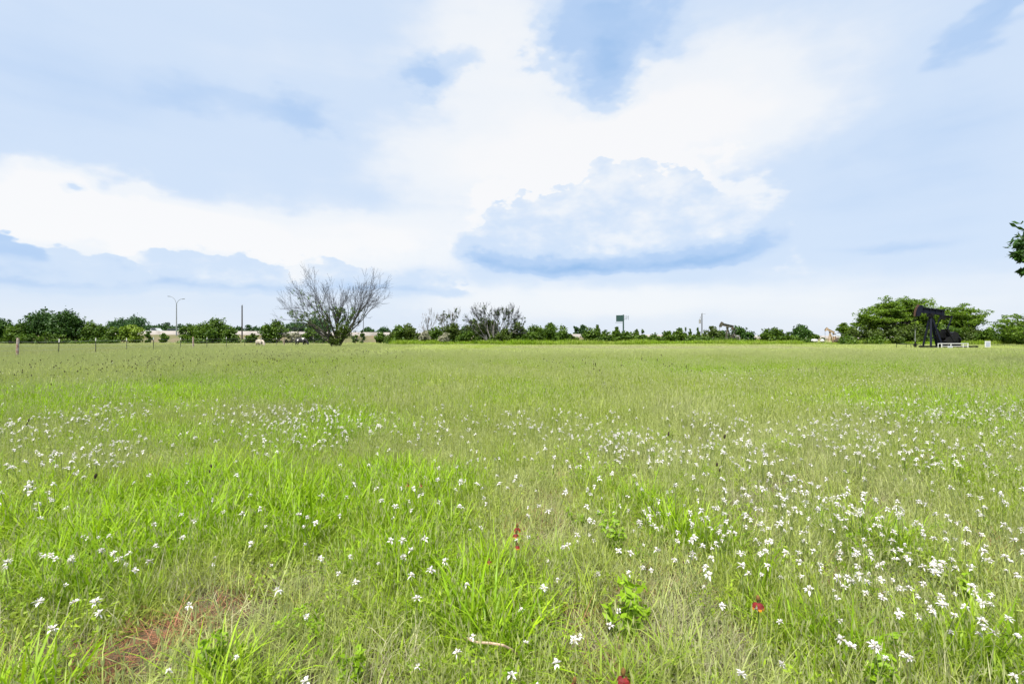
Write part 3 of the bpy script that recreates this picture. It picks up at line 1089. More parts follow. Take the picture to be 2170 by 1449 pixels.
def tree(label, px, wpx, ytop, Y, style, name='tree', group='trees and bushes along the far edge', ground=None, zlow=None, dens=1.0, depth=.85):
    """leafy tree or bush fitted to its width and top row in the photo"""
    rng = np.random.default_rng(int(px * 7 + Y * 13 + wpx))
    k = Y / F
    x = X_at(px, Y)
    z0 = gzf(x, Y) if ground is None else ground
    W, H = wpx * k * (1.16 if style not in ('feather', 'cone') else 1.08), CAMH + (HY - ytop) * k - z0
    o = thing(name, label, 'bush' if name in ('bush', 'shrub') else 'tree', (x, Y, z0), 0.0, group)
    shrubby = style in ('mid', 'olive', 'light', 'pale', 'cone', 'brush')
    feather = style == 'feather'
    zl = zlow if zlow is not None else (0.02 if shrubby else (.38 if feather else .14))
    leafm = {'brush': 'mid', 'cone': 'mid', 'broad': 'dark'}.get(style, style)
    n = int(np.clip(9 + W * H * .55, 10, 34) * (2.1 if feather else 1))
    C, Rd = [], []
    for i in range(n):
        for _ in range(30):
            u = rng.uniform(-1, 1, 3)
            if style == 'cone':
                ok = math.hypot(u[0], u[1]) < (1 - (u[2] + 1) / 2) * .95 + .08
            elif feather:
                ok = math.hypot(u[0], u[1]) ** 2 + (u[2] * .9) ** 2 < 1.0 and math.hypot(u[0], u[1]) > .15
            else:
                ok = u[0] ** 2 + u[1] ** 2 + max(u[2], 0) ** 2 < 1.0
            if ok:
                break
        r = rng.uniform(.15, .26) * min(W, H * 1.1) * (.55 if feather else 1)
        if style == 'cone':
            r = W * (.12 + .20 * (1 - (u[2] + 1) / 2)) * rng.uniform(.9, 1.3)
            u[0] *= .6; u[1] *= .6
        cx = u[0] * (W / 2 - r * .75)
        cy = u[1] * (W / 2 * depth - r * .6)
        lo, hi = zl * H + r * .7, H - r * .80
        top_here = hi - (abs(u[0]) ** 2.2) * (hi - lo) * (.35 if not feather else .32) * rng.uniform(.4, 1.1)
        cz = lo + (top_here - lo) * ((u[2] + 1) / 2) ** .8
        C.append((cx, cy, cz))
        Rd.append((r * rng.uniform(.9, 1.25), r * rng.uniform(.9, 1.2), r * rng.uniform(.65, .95) * (.55 if feather else 1)))
    # one clump holds the very top, so the height is right
    if style == 'cone':
        Rd[0] = (W * .10, W * .10, H * .14)
    C[0] = (rng.uniform(-.15, .15) * W * (0 if style == 'cone' else 1), 0, H - Rd[0][2] * .9)
    C, Rd = np.array(C), np.array(Rd)
    size = {'feather': .22}.get(style, .27) * (Y / 100) ** .8
    per = int(np.clip(dens * (88 if feather else 125) * (Rd.mean() / .75) ** 1.5 * (100 / Y) ** 1.0, 40, 240))
    v, q, bv = leaf_cloud(rng, C, Rd, per, size, .9 if feather else .4, 2.0 if feather else 1.6)
    # sprigs standing out of the outline
    m = int(n * 2.2)
    ci = rng.integers(0, n, m)
    dirs = rng.normal(size=(m, 3)); dirs[:, 2] = np.abs(dirs[:, 2]) * .9
    dirs /= np.linalg.norm(dirs, axis=1, keepdims=True)
    sc = C[ci] + dirs * Rd[ci] * 1.12
    sv, sq, sb = leaf_cloud(rng, sc, Rd[ci] * np.array([.22, .22, .30]), 9, size * .9, .4, 1.8)
    v[:, 2] = np.maximum(v[:, 2], .01)
    q2 = sq + len(v)
    v = np.concatenate([v, sv]); q = np.concatenate([q, q2]); bv = np.concatenate([bv, sb])
    v[:, 2] = np.maximum(v[:, 2], .01)
    link('crown', mesh_np('crown', v, quads=q, attrs={'bv': bv}), LEAF[leafm], o)
    # trunk and limbs
    P = []
    r0 = max(.035 * H * (.5 if shrubby else .55), .04)
    fork = H * (.12 if shrubby else (.30 if feather else .28))
    stems = rng.integers(3, 6) if shrubby else rng.integers(1, 4)
    tips = rng.permutation(n)[:max(6, n // 2)]
    for s_ in range(stems):
        a = np.array([rng.normal() * .05 * W, rng.normal() * .05 * W, -.12])
        f = np.array([rng.normal() * .09 * W, rng.normal() * .09 * W, fork])
        P.append(limb(rng, a, f, r0, r0 * .75, 4, .04))
        for t_ in tips[s_::stems]:
            P.append(limb(rng, f, C[t_], r0 * .6, r0 * .14, 5, .07, .06))
    tv, tq = tubes_np(P, 5)
    link('trunk', mesh_np('trunk', tv, quads=tq, smooth=True), M['bark_grey' if style in ('pale',) else 'bark'], o)
    return o


def bare_tree(label, px, wpx, ytop, Y, mats, seed, base_spread=.05, stems=3, levels=5, leaf=None, leaf_zone=None, name='tree', group=None, fan=(-72, 72), first=.30, r0=None, up=.03, lowleaf=None, thick=1.0, limbs_per=3, toppct=99.8):
    """leafless tree grown by repeated forking; leaves only where it still carries some"""
    rng = np.random.default_rng(seed)
    k = Y / F
    x = X_at(px, Y)
    z0 = gzf(x, Y)
    W, H = wpx * k, CAMH + (HY - ytop) * k - z0
    o = thing(name, label, 'tree', (x, Y, z0), 0.0, group)
    big, small, ends = [], [], []
    def grow(p, d, L, r, lev):
        n = 5
        pts = [p]
        dd = d.copy()
        for i in range(n - 1):
            dd = dd + rng.normal(size=3) * .10 + np.array([0, 0, up])
            dd /= np.linalg.norm(dd)
            pts.append(pts[-1] + dd * L / (n - 1))
        pts = np.array(pts)
        r1 = r * (.62 if lev > 0 else .3)
        (big if r > .03 * H / 8 else small).append((pts, np.linspace(r, r1, n)))
        ends.append((pts, lev, r))
        if lev == 0:
            return
        kids = rng.integers(2, 4) if lev > 1 else rng.integers(2, 5)
        for c in range(kids):
            ang = rng.uniform(.14, .46) * (1 if lev > 1 else 1.3)
            ax = rng.normal(size=3)
            ax -= dd * ax.dot(dd)
            ax /= np.linalg.norm(ax) + 1e-9
            nd = dd * math.cos(ang) + ax * math.sin(ang)
            nd[1] *= .9
            nd[2] = max(nd[2], -.1)
            nd /= np.linalg.norm(nd)
            grow(pts[-1], nd, L * rng.uniform(.62, .88), r1 * rng.uniform(.62, .85), lev - 1)
        # side shoots along the limb
        for c in range(rng.integers(1, 4)):
            i = rng.integers(1, n)
            ax = rng.normal(size=3)
            ax -= dd * ax.dot(dd)
            ax /= np.linalg.norm(ax) + 1e-9
            nd = dd * .62 + ax * .7
            nd[2] = max(nd[2], 0)
            nd /= np.linalg.norm(nd)
            grow(pts[i], nd, L * rng.uniform(.35, .6), r1 * .42, max(lev - 2, 0))
    r0 = (r0 or H * .022) * thick
    fa, fb = math.radians(fan[0]), math.radians(fan[1])
    limbs = []
    for s in range(stems):
        bp = np.array([(s - (stems - 1) / 2) * base_spread * W + rng.normal() * .04, rng.normal() * .12, -.15])
        u = (s + .5) / stems
        lean = (fa + (fb - fa) * u) * .22
        tp = bp + np.array([math.sin(lean), rng.normal() * .08, math.cos(lean)]) * H * (.20 + .06 * rng.random())
        pts, rad = limb(rng, bp, tp, r0 * 1.25, r0, 5, .02)
        big.append((pts, rad))
        limbs.append((tp, lean))
    nl = limbs_per * stems
    for i in range(nl):
        s = i * stems // nl
        tp, lean = limbs[s]
        a = fa + (fb - fa) * (i + .5 + rng.uniform(-.3, .3)) / nl
        yaw = rng.uniform(-.8, .8)
        d = np.array([math.sin(a), math.sin(yaw) * .8 * math.cos(a), math.cos(a) * .95 + (.12 if up else .02)])
        d /= np.linalg.norm(d)
        start = tp - np.array([0, 0, rng.uniform(0, .12) * H])
        grow(start, d, H * first * ((.95 + .25 * abs(math.sin(a))) if up else (.62 + .62 * abs(math.sin(a)))), r0 * rng.uniform(.5, .75), levels)
    # fit silhouette to the measured width and height
    allp = np.concatenate([p for p, r in big + small])
    hw = max(np.percentile(np.abs(allp[:, 0]), 99.6 if up else 97.8), .1)
    ht = np.percentile(allp[:, 2], toppct)
    sx, sz = (W / 2) / hw, H / ht
    def fit(p):
        return p * np.array([sx, sx, sz])
    big = [(fit(p), r) for p, r in big]
    small = [(fit(p), np.maximum(r, .010 * Y / 70)) for p, r in small]
    bv_, bq_ = tubes_np(big, 6)
    link('trunk', mesh_np('trunk', bv_, quads=bq_, smooth=True), M[mats[0]], o)
    if small:
        sv_, sq_ = tubes_np(small, 3)
        link('twigs', mesh_np('twigs', sv_, quads=sq_), M[mats[1]], o)
    if leaf:
        pts = np.concatenate([fit(p) for p, lev, r in ends])
        C = leaf_zone(pts, W, H, rng)
        if len(C):
            v, q, bv = leaf_cloud(rng, C, np.full((len(C), 3), .012 * H + .08), 8, .17 * (Y / 80), .4, 1.6)
            link('foliage', mesh_np('foliage', v, quads=q, attrs={'bv': bv}), LEAF[leaf], o)
    if lowleaf:
        C, Rr = lowleaf(W, H, rng)
        v, q, bv = leaf_cloud(rng, C, Rr, 150, .24 * (Y / 80), .4, 1.6)
        v[:, 2] = np.maximum(v[:, 2], .01)
        link('undergrowth', mesh_np('undergrowth', v, quads=q, attrs={'bv': bv}), LEAF['olive'], o)
    return o


def zone_main(p, W, H, rng):
    """green only low on the limbs, at the left arms and along the trunks"""
    t, h = p[:, 0] / (W / 2), p[:, 2] / H
    keep = ((h > .12) & (h < .55) & (np.abs(t) < .34) & (rng.random(len(p)) < .05)) | \
           ((t < -.38) & (t > -.98) & (h > .30) & (h < .50) & (rng.random(len(p)) < .07)) | \
           ((t < -.42) & (t > -.75) & (h > .55) & (h < .76) & (rng.random(len(p)) < .025)) | \
           ((t > .02) & (t < .5) & (h > .32) & (h < .52) & (rng.random(len(p)) < .02))
    return p[keep]


def low_main(W, H, rng):
    C = np.array([[.30, -.3, H * .10], [.9, -.2, H * .20], [1.3, -.3, H * .26], [.6, -.4, H * .28], [1.6, 0, H * .21], [-.5, -.2, H * .12], [.1, .3, H * .2], [-.9, .2, H * .16]]) * np.array([.95, 1, 1])
    Rr = np.array([[.5, .5, .6], [.7, .6, .7], [.7, .6, .6], [.55, .5, .6], [.5, .5, .55], [.4, .4, .6], [.5, .5, .7], [.4, .4, .6]])
    return C, Rr


def zone_some(p, W, H, rng):
    h = p[:, 2] / H
    return p[(h > .3) & (rng.random(len(p)) < .012)]


bare_tree('big bare spreading tree alone in the meadow, green at its base', 712, 214, 577, 64, ('bark', 'twig'), 17, .055, 3, 4, 'mid', zone_main, fan=(-66, 60), first=.40, lowleaf=low_main, up=.0, thick=.85, limbs_per=7, toppct=99.5)
bare_tree('slender bare tree, left of the pair behind the green bushes', 906, 44, 653, 103, ('bark_grey', 'twig_pale'), 21, .03, 1, 4, None, None, fan=(-48, 48), first=.24, group='small bare trees')
bare_tree('slender bare tree, right of the pair behind the green bushes', 952, 52, 652, 104, ('bark_grey', 'twig_pale'), 33, .06, 2, 4, 'olive', zone_some, fan=(-46, 46), first=.24, group='small bare trees')
bare_tree('wide grey half-dead tree with many stems rising from leafy bushes', 1050, 132, 642, 99, ('bark_grey', 'twig'), 43, .07, 6, 4, 'olive', zone_some, fan=(-62, 62), first=.24)

TREES = [
 # name, label, px, width, ytop, Y, style
 ('tree', 'dark leafy tree cut by the left edge of the picture', 6, 76, 676, 104, 'broad'),
 ('bush', 'rounded bush between the left edge and the tall pair of dark trees', 46, 46, 683, 101, 'mid'),
 ('tree', 'left of the two tallest dark trees at far left', 90, 64, 655, 103, 'broad'),
 ('tree', 'right of the two tallest dark trees at far left', 140, 62, 655, 101, 'broad'),
 ('bush', 'low dark brush at the foot of the two tallest left trees', 98, 92, 704, 98, 'mid'),
 ('bush', 'low brush at the bottom left edge of the tree line', 20, 70, 703, 98, 'mid'),
 ('bush', 'mid green bush just right of the tallest left trees', 188, 50, 681, 103, 'mid'),
 ('bush', 'small bush left of the yellow green bush', 216, 30, 690, 102, 'mid'),
 ('bush', 'narrow dark bush touching the yellow green bush', 238, 24, 693, 101, 'mid'),
 ('tree', 'broad dark tree beyond the highway behind the yellow green bush', 285, 96, 670, 185, 'far'),
 ('bush', 'yellow green bush in front of the highway barrier at left', 275, 58, 688, 107, 'light'),
 ('tree', 'dark tree beyond the highway behind the white pickup', 342, 76, 684, 190, 'far'),
 ('tree', 'low dark tree beyond the highway behind the double lamp', 392, 70, 687, 200, 'far'),
 ('shrub', 'thin sapling in front of the barrier below the white pickup', 316, 13, 701, 104, 'mid'),
 ('shrub', 'small forked sapling in front of the brown bank left of the double lamp', 348, 20, 707, 108, 'mid'),
 ('bush', 'spreading bush beside the double lamp', 408, 54, 687, 102, 'mid'),
 ('bush', 'tall rounded bush between the double lamp and the plain pole', 450, 66, 673, 101, 'mid'),
 ('bush', 'dense bush just left of the plain dark pole', 486, 36, 689, 100, 'mid'),
 ('tree', 'dark tree beyond the highway behind the plain pole', 519, 62, 688, 195, 'far'),
 ('tree', 'low dark tree beyond the highway above the cream cow', 552, 60, 693, 200, 'far'),
 ('bush', 'small round bush to the left of the cream cow', 532, 30, 707, 103, 'mid'),
 ('bush', 'tall bush between the two cows', 582, 54, 679, 102, 'mid'),
 ('tree', 'dark tree beyond the highway above the black and white cow', 628, 60, 682, 190, 'far'),
 ('tree', 'higher dark tree beyond the highway left of the bare tree trunk', 670, 58, 672, 180, 'far'),
 ('shrub', 'pale dry shrub behind the black and white cow', 622, 34, 703, 105, 'pale'),
 ('bush', 'bright bush between the black and white cow and the bare tree', 668, 50, 694, 104, 'mid'),
 ('shrub', 'tiny round shrub just right of the bare tree trunk', 753, 14, 710, 103, 'mid'),
 ('shrub', 'thin upright shrub under the single lamp', 768, 10, 701, 105, 'mid'),
 ('tree', 'small dark tree beyond the highway right of the single lamp', 781, 27, 693, 195, 'far'),
 ('tree', 'wider dark tree beyond the highway right of the single lamp', 813, 32, 692, 200, 'far'),
 ('shrub', 'upright shrub in front of the barrier end', 806, 22, 704, 104, 'mid'),
 ('shrub', 'low shrub left of the leafy group with bare trees', 826, 26, 707, 100, 'olive'),
 ('bush', 'leftmost dark bush of the group with bare trees', 846, 34, 688, 101, 'mid'),
 ('bush', 'tallest bush at the left of the group with bare trees', 872, 44, 686, 102, 'olive'),
 ('shrub', 'dry grey brush pile left of the slender bare trees', 899, 20, 701, 97, 'pale'),
 ('bush', 'dark bush under the left slender bare tree', 922, 30, 692, 101, 'mid'),
 ('shrub', 'dry grey brush pile right of the slender bare trees', 941, 26, 705, 96, 'pale'),
 ('bush', 'leafy bush under the right slender bare tree', 958, 48, 685, 102, 'olive'),
 ('bush', 'low bush between the slender bare trees and the wide grey tree', 992, 44, 698, 99, 'mid'),
 ('tree', 'small pale tree far off left of the wide grey tree', 985, 20, 691, 260, 'far'),
 ('bush', 'small leafy bush at the left edge of the wide grey tree', 1002, 30, 677, 103, 'olive'),
 ('bush', 'leafy bush in the middle of the wide grey tree', 1032, 50, 674, 102, 'olive'),
 ('bush', 'low olive bush under the wide grey tree', 1068, 40, 697, 97, 'olive'),
 ('bush', 'leafy bush at the right edge of the wide grey tree', 1098, 38, 681, 102, 'olive'),
 ('bush', 'bright bush right of the wide grey tree', 1130, 46, 688, 101, 'mid'),
 ('bush', 'higher bush two places right of the wide grey tree', 1162, 44, 684, 103, 'mid'),
 ('bush', 'bush left of the gap where the barrier shows', 1188, 34, 690, 101, 'mid'),
 ('bush', 'low bush in the gap where the barrier shows', 1211, 26, 707, 103, 'olive'),
 ('tree', 'left of two small round trees beyond the barrier gap', 1221, 15, 692, 195, 'far'),
 ('tree', 'right of two small round trees beyond the barrier gap', 1234, 19, 688, 197, 'far'),
 ('bush', 'dark bush right of the barrier gap', 1250, 34, 694, 100, 'mid'),
 ('bush', 'pointed bush well left of the billboard', 1266, 22, 690, 103, 'cone'),
 ('bush', 'rounded low bush left of the billboard', 1288, 38, 701, 99, 'mid'),
 ('bush', 'spiky bush just left of the billboard pole', 1307, 28, 693, 102, 'cone'),
 ('bush', 'wide bush at the foot of the billboard', 1330, 42, 702, 100, 'mid'),
 ('bush', 'pointed bush right of the billboard', 1349, 20, 698, 103, 'cone'),
 ('bush', 'second pointed bush right of the billboard', 1362, 22, 699, 104, 'cone'),
 ('bush', 'low rounded bush before the second barrier gap', 1383, 36, 706, 101, 'mid'),
 ('bush', 'bright bush right of the second barrier gap', 1418, 36, 701, 101, 'mid'),
 ('bush', 'uneven bush left of the small conical trees', 1440, 28, 695, 103, 'mid'),
 ('tree', 'leftmost small conical tree left of the transformer pole', 1453, 10, 693, 125, 'cone'),
 ('tree', 'middle small conical tree left of the transformer pole', 1463, 12, 697, 126, 'cone'),
 ('tree', 'right small conical tree next to the transformer pole', 1479, 14, 696, 125, 'cone'),
 ('bush', 'low bush in front of the small conical trees', 1472, 40, 708, 103, 'mid'),
 ('bush', 'dome shaped bush between the transformer pole and the dark pumpjack', 1506, 46, 692, 108, 'olive'),
 ('bush', 'dark bush behind the legs of the dark pumpjack', 1536, 36, 701, 123, 'broad'),
 ('bush', 'taller dark bush behind the tail of the dark pumpjack', 1566, 34, 691, 122, 'broad'),
 ('bush', 'small dark bush right of the dark pumpjack', 1589, 23, 702, 104, 'broad'),
 ('bush', 'feathery topped bush left end of the middle right clump', 1623, 30, 696, 104, 'mid'),
 ('bush', 'tallest bush of the middle right clump', 1645, 38, 695, 103, 'mid'),
 ('bush', 'low bush at the right of the middle right clump', 1669, 38, 703, 101, 'mid'),
 ('tree', 'rounded small tree above the middle right clump', 1697, 40, 688, 108, 'broad'),
 ('bush', 'sloping bush behind the two white tanks', 1722, 40, 707, 120, 'mid'),
 ('tree', 'small spreading tree just right of the tan pumpjack', 1790, 36, 684, 124, 'feather'),
 ('bush', 'dark bush at the foot of the tall airy trees, left end', 1826, 76, 690, 97, 'olive'),
 ('tree', 'small airy tree leaning left beside the tall airy trees', 1836, 52, 666, 99, 'feather'),
 ('tree', 'tall airy tree with thin visible trunks, leftmost of its row', 1872, 96, 629, 98, 'feather'),
 ('tree', 'tall airy tree second from left in its row', 1915, 86, 629, 100, 'feather'),
 ('tree', 'tall airy tree behind the head of the black pumpjack', 1960, 96, 631, 100, 'feather'),
 ('tree', 'tall airy tree at the right end of its row', 2038, 96, 642, 98, 'feather'),
 ('tree', 'airy tree behind the beam of the black pumpjack', 2000, 70, 650, 102, 'feather'),
 ('bush', 'olive undergrowth below the leftmost tall airy tree', 1886, 84, 690, 95, 'olive'),
 ('bush', 'dark undergrowth left of the black pumpjack', 1932, 80, 686, 95, 'olive'),
 ('bush', 'dark undergrowth behind the black pumpjack', 1990, 90, 688, 96, 'mid'),
 ('bush', 'undergrowth right of the black pumpjack', 2054, 84, 692, 94, 'olive'),
 ('bush', 'hedge bush above the white framed sign', 2102, 56, 695, 91, 'mid'),
 ('bush', 'hedge bush next to the right edge of the picture', 2146, 66, 688, 89, 'mid'),
 ('bush', 'hedge bush cut by the right edge of the picture', 2190, 70, 690, 87, 'mid'),
 ('tree', 'airy tree reaching in at the right edge above the hedge', 2190, 150, 656, 78, 'feather'),
]
for nm, lb, px, w, yt, Y, st in TREES:
    gr = -0.2 if Y > 150 else None
    tree(lb, px, w, yt, Y, st, nm, 'trees beyond the highway' if Y > 150 else 'trees and bushes along the far edge', ground=gr,
         zlow=.14 if (nm == 'tree' and st == 'feather' and w > 60) else None)


def near_branch_tree():
    """tree standing just outside the right edge whose drooping leaves reach into the picture"""
    rng = np.random.default_rng(77)
    Y = 21.0
    bx = X_at(2170, Y) + 2.6
    z0 = gzf(bx, Y)
    o = thing('tree', 'near tree at the right edge showing only drooping leaf tips', 'tree', (bx, Y, z0))
    P = []
    top = np.array([0.1, 0, 3.2])
    P.append(limb(rng, (0, 0, -.2), top, .17, .12, 6, .02))
    tips = []
    for i in range(16):
        a = i * 2.399
        d = np.array([math.cos(a) * rng.uniform(1.0, 2.1), math.sin(a) * rng.uniform(1.0, 2.1), rng.uniform(.9, 3.4)])
        e = top + d
        P.append(limb(rng, top, e, .07, .015, 6, .05, .1))
        tips.append(e)
    # the twigs seen in the photo
    for px, py in ((2165, 520), (2150, 540), (2166, 548), (2168, 575), (2182, 535)):
        p = at(px, py, Y)
        e = np.array([p.x - bx, rng.normal() * .05, p.z - z0])
        P.append(limb(rng, top + np.array([-.5, 0, .9]), e, .03, .008, 6, .04, .06))
        tips.append(e)
    P.append(limb(rng, top - np.array([0, 0, .2]), top + np.array([-.5, 0, .9]), .08, .03, 5, .03))
    tips = np.array(tips)
    tv, tq = tubes_np(P, 6)
    link('trunk', mesh_np('trunk', tv, quads=tq, smooth=True), M['bark'], o)
    Rr = np.tile(np.array([[.62, .62, .42]]), (len(tips), 1))
    Rr[-5:] = (.17, .2, .10)
    v, q, bv = leaf_cloud(rng, tips, Rr, 60, .16, .7, 2.6)
    C2 = tips[-5:]
    link('crown', mesh_np('crown', v, quads=q, attrs={'bv': bv}), LEAF['dark'], o)


near_branch_tree()


def brushwood():
    rng = np.random.default_rng(314)
    C, Rd = [], []
    for a, b, n, Y0, hmax in ((-40, 250, 90, 99, 1.9), (380, 505, 40, 99, 1.7), (515, 700, 50, 104, 1.2), (820, 1215, 150, 99, 1.9), (1235, 1560, 130, 101, 1.8), (1575, 1720, 60, 103, 1.5), (1780, 2230, 150, 92, 2.2)):
        for i in range(n):
            Y = Y0 + rng.uniform(-1.5, 5)
            h = rng.uniform(.5, hmax)
            x = X_at(rng.uniform(a, b), Y)
            C.append((x, Y, h * .45))
            Rd.append((rng.uniform(.5, 1.1), rng.uniform(.4, .9), h * .55))
    v, q, bv = leaf_cloud(rng, np.array(C), np.array(Rd), 70, .26, .4, 1.6)
    v[:, 2] = np.maximum(v[:, 2], -.02)
    o = link('brushwood', mesh_np('brushwood', v, quads=q, attrs={'bv': bv}), LEAF['mid'])
    tag(o, 'tangled low brush filling the foot of the far bushes', None, kind='stuff')


brushwood()


# ------------------------------------------------------------------ meadow plants
def blades(rng, n, radius, L, W, th0, th1, lv=4, upright_az=None, base_z=-.01):
    """n bent tapering blades -> verts, quads, tris, bv"""
    a = rng.uniform(0, 2 * math.pi, n)
    rr = radius * np.sqrt(rng.random(n))
    bx, by = rr * np.cos(a), rr * np.sin(a)
    az = rng.uniform(0, 2 * math.pi, n)
    ln = rng.uniform(L[0], L[1], n)
    wd = rng.uniform(W[0], W[1], n)
    t0 = rng.uniform(th0[0], th0[1], n)
    t1 = rng.uniform(th1[0], th1[1], n)
    bvv = rng.random(n)
    dirx, diry = np.cos(az), np.sin(az)
    sx, sy = -diry, dirx
    h = np.zeros(n); z = np.full(n, base_z)
    V = np.zeros((n, 2 * (lv - 1) + 1, 3))
    for i in range(lv):
        t = i / (lv - 1)
        if i:
            th = t0 + t1 * (t - .5 / (lv - 1))
            h = h + np.sin(th) * ln / (lv - 1)
            z = z + np.cos(th) * ln / (lv - 1)
        px, py = bx + dirx * h, by + diry * h
        if i < lv - 1:
            w = wd * .5 * (1 - .55 * t ** 1.5)
            V[:, 2 * i] = np.stack([px - sx * w, py - sy * w, z], 1)
            V[:, 2 * i + 1] = np.stack([px + sx * w, py + sy * w, z], 1)
        else:
            V[:, 2 * i] = np.stack([px, py, z], 1)
    m = V.shape[1]
    base = np.arange(n)[:, None] * m
    Q = np.concatenate([base + np.array([[2 * i, 2 * i + 1, 2 * i + 3, 2 * i + 2]]) for i in range(lv - 2)])
    T = base + np.array([[2 * (lv - 2), 2 * (lv - 2) + 1, 2 * (lv - 1)]])
    return V.reshape(-1, 3), Q, T, np.repeat(bvv, m)


def seedheads(rng, n, radius, H, ln, wd, stemw):
    """upright stalks carrying narrow seed spikes"""
    v1, q1, t1, b1 = blades(rng, n, radius, H, stemw, (0, .16), (0, .35), 4)
    m = 7
    tips = v1.reshape(n, m, 3)[:, -1]
    prev = v1.reshape(n, m, 3)[:, -3:-1].mean(1)
    d = tips - prev
    d /= np.linalg.norm(d, axis=1, keepdims=True)
    az = rng.uniform(0, 6.28, n)
    s = np.stack([np.cos(az), np.sin(az), np.zeros(n)], 1)
    u = np.cross(d, s); u /= np.linalg.norm(u, axis=1, keepdims=True)
    LL = (rng.uniform(.7, 1.3, n) * ln)[:, None]
    V, Q = [], []
    for w_ in (u, np.cross(d, u)):
        V.append(np.stack([tips - d * LL * .5, tips + w_ * wd, tips + d * LL * .6, tips - w_ * wd], 1))
    hv = np.concatenate(V).reshape(-1, 3)
    hq = np.arange(len(hv)).reshape(-1, 4)
    return np.concatenate([v1, hv]), np.concatenate([q1, hq + len(v1)]), t1, np.concatenate([b1, np.full(len(hv), 1.5)])


def merge(parts):
    V, Q, T, B, off = [], [], [], [], 0
    for v, q, t, b in parts:
        V.append(v); Q.append(q + off); T.append(t + off); B.append(b); off += len(v)
    return np.concatenate(V), np.concatenate(Q), np.concatenate(T), np.concatenate(B)


def proto(name, parts, mat):
    v, q, t, b = merge(parts)
    me = mesh_np(name, v, quads=q, tris=t if len(t) else None, attrs={'bv': b})
    for mm in (mat if isinstance(mat, (list, tuple)) else [mat]):
        me.materials.append(mm)
    return bpy.data.objects.new(name, me)       # a source shape, not placed in the scene


def scatter(name, label, protos, pos, rot, scl, idx, col):
    """ONE object: instances of the source shapes on a cloud of points"""
    me = mesh_np(name, pos)
    n = len(pos)
    for nm, ty, arr, key in (('rot', 'FLOAT_VECTOR', rot, 'vector'), ('scl', 'FLOAT_VECTOR', scl, 'vector'), ('idx', 'INT', idx, 'value'), ('icol', 'FLOAT_COLOR', col, 'color')):
        a = me.attributes.new(nm, ty, 'POINT')
        a.data.foreach_set(key, np.ascontiguousarray(arr, np.int32 if ty == 'INT' else np.float32).ravel())
    o = link(name, me)
    tag(o, label, None, kind='stuff')
    ng = bpy.data.node_groups.new(name + '_scatter', 'GeometryNodeTree')
    ng.interface.new_socket('Geometry', in_out='INPUT', socket_type='NodeSocketGeometry')
    ng.interface.new_socket('Geometry', in_out='OUTPUT', socket_type='NodeSocketGeometry')
    N, L = ng.nodes, ng.links
    gi, go = N.new('NodeGroupInput'), N.new('NodeGroupOutput')
    iop = N.new('GeometryNodeInstanceOnPoints')
    iop.inputs['Pick Instance'].default_value = True
    join = N.new('GeometryNodeJoinGeometry')
    for p in protos:
        oi = N.new('GeometryNodeObjectInfo')
        oi.inputs['Object'].default_value = p
        oi.inputs['As Instance'].default_value = False
        g2 = N.new('GeometryNodeGeometryToInstance')
        L.new(oi.outputs['Geometry'], g2.inputs[0])
        L.new(g2.outputs[0], join.inputs[0])
    def named(nm, ty):
        a = N.new('GeometryNodeInputNamedAttribute')
        a.data_type = ty
        a.inputs['Name'].default_value = nm
        return a.outputs['Attribute']
    e2r = N.new('FunctionNodeEulerToRotation')
    L.new(named('rot', 'FLOAT_VECTOR'), e2r.inputs[0])
    L.new(gi.outputs[0], iop.inputs['Points'])
    L.new(join.outputs[0], iop.inputs['Instance'])
    L.new(named('idx', 'INT'), iop.inputs['Instance Index'])
    L.new(e2r.outputs[0], iop.inputs['Rotation'])
    L.new(named('scl', 'FLOAT_VECTOR'), iop.inputs['Scale'])
    L.new(iop.outputs[0], go.inputs[0])
    md = o.modifiers.new('scatter', 'NODES')
    md.node_group = ng
    return o


# --- where the lush, pale and bare patches lie: read off the photo and laid on the ground plane
def gpt(px, py, h=.22):
    Y = (CAMH - h) * F / (py - HY)
    return X_at(px, Y), Y


def blobs(x, y, lst, h=.22):
    r = np.zeros(len(x))
    for px, py, rx, ry, a in lst:
        gx, gy = gpt(px, py, h)
        sx = rx / F * gy
        y0, y1 = gpt(px, py + ry, h)[1], gpt(px, max(py - ry, HY + 6), h)[1]
        sy = max((y1 - y0) / 2, .15)
        r = r + a * np.exp(-((x - gx) / sx) ** 2 - ((y - gy) / sy) ** 2)
    return r


LUSH = [(1000, 1150, 190, 90, .8), (1020, 1290, 200, 70, .8), (160, 1150, 150, 110, .8), (330, 1085, 130, 50, .8), (480, 1030, 150, 50, .6), (720, 1010, 160, 60, .7),
        (960, 990, 110, 40, .6), (1280, 1010, 120, 40, .5), (1380, 1060, 110, 50, .6), (1660, 1260, 110, 60, .7), (1880, 1330, 120, 80, .7), (2110, 1320, 110, 100, .8),
        (60, 1390, 110, 90, .8), (880, 1100, 90, 60, .6), (490, 1380, 70, 60, .6), (1300, 1240, 110, 90, .5), (1560, 1120, 90, 50, .5), (1820, 1090, 70, 60, .5), (640, 1110, 60, 60, .4),
        (300, 818, 340, 22, .7), (1430, 768, 330, 16, .8), (1950, 772, 260, 18, .8), (2120, 770, 140, 24, .7), (650, 770, 200, 14, .5), (800, 905, 170, 26, .5), (1150, 790, 200, 20, .35),
        (1600, 840, 120, 18, .35), (2090, 1000, 90, 60, .5), (300, 1000, 130, 50, .4), (1050, 735, 130, 9, .6), (2050, 750, 260, 10, .8)]
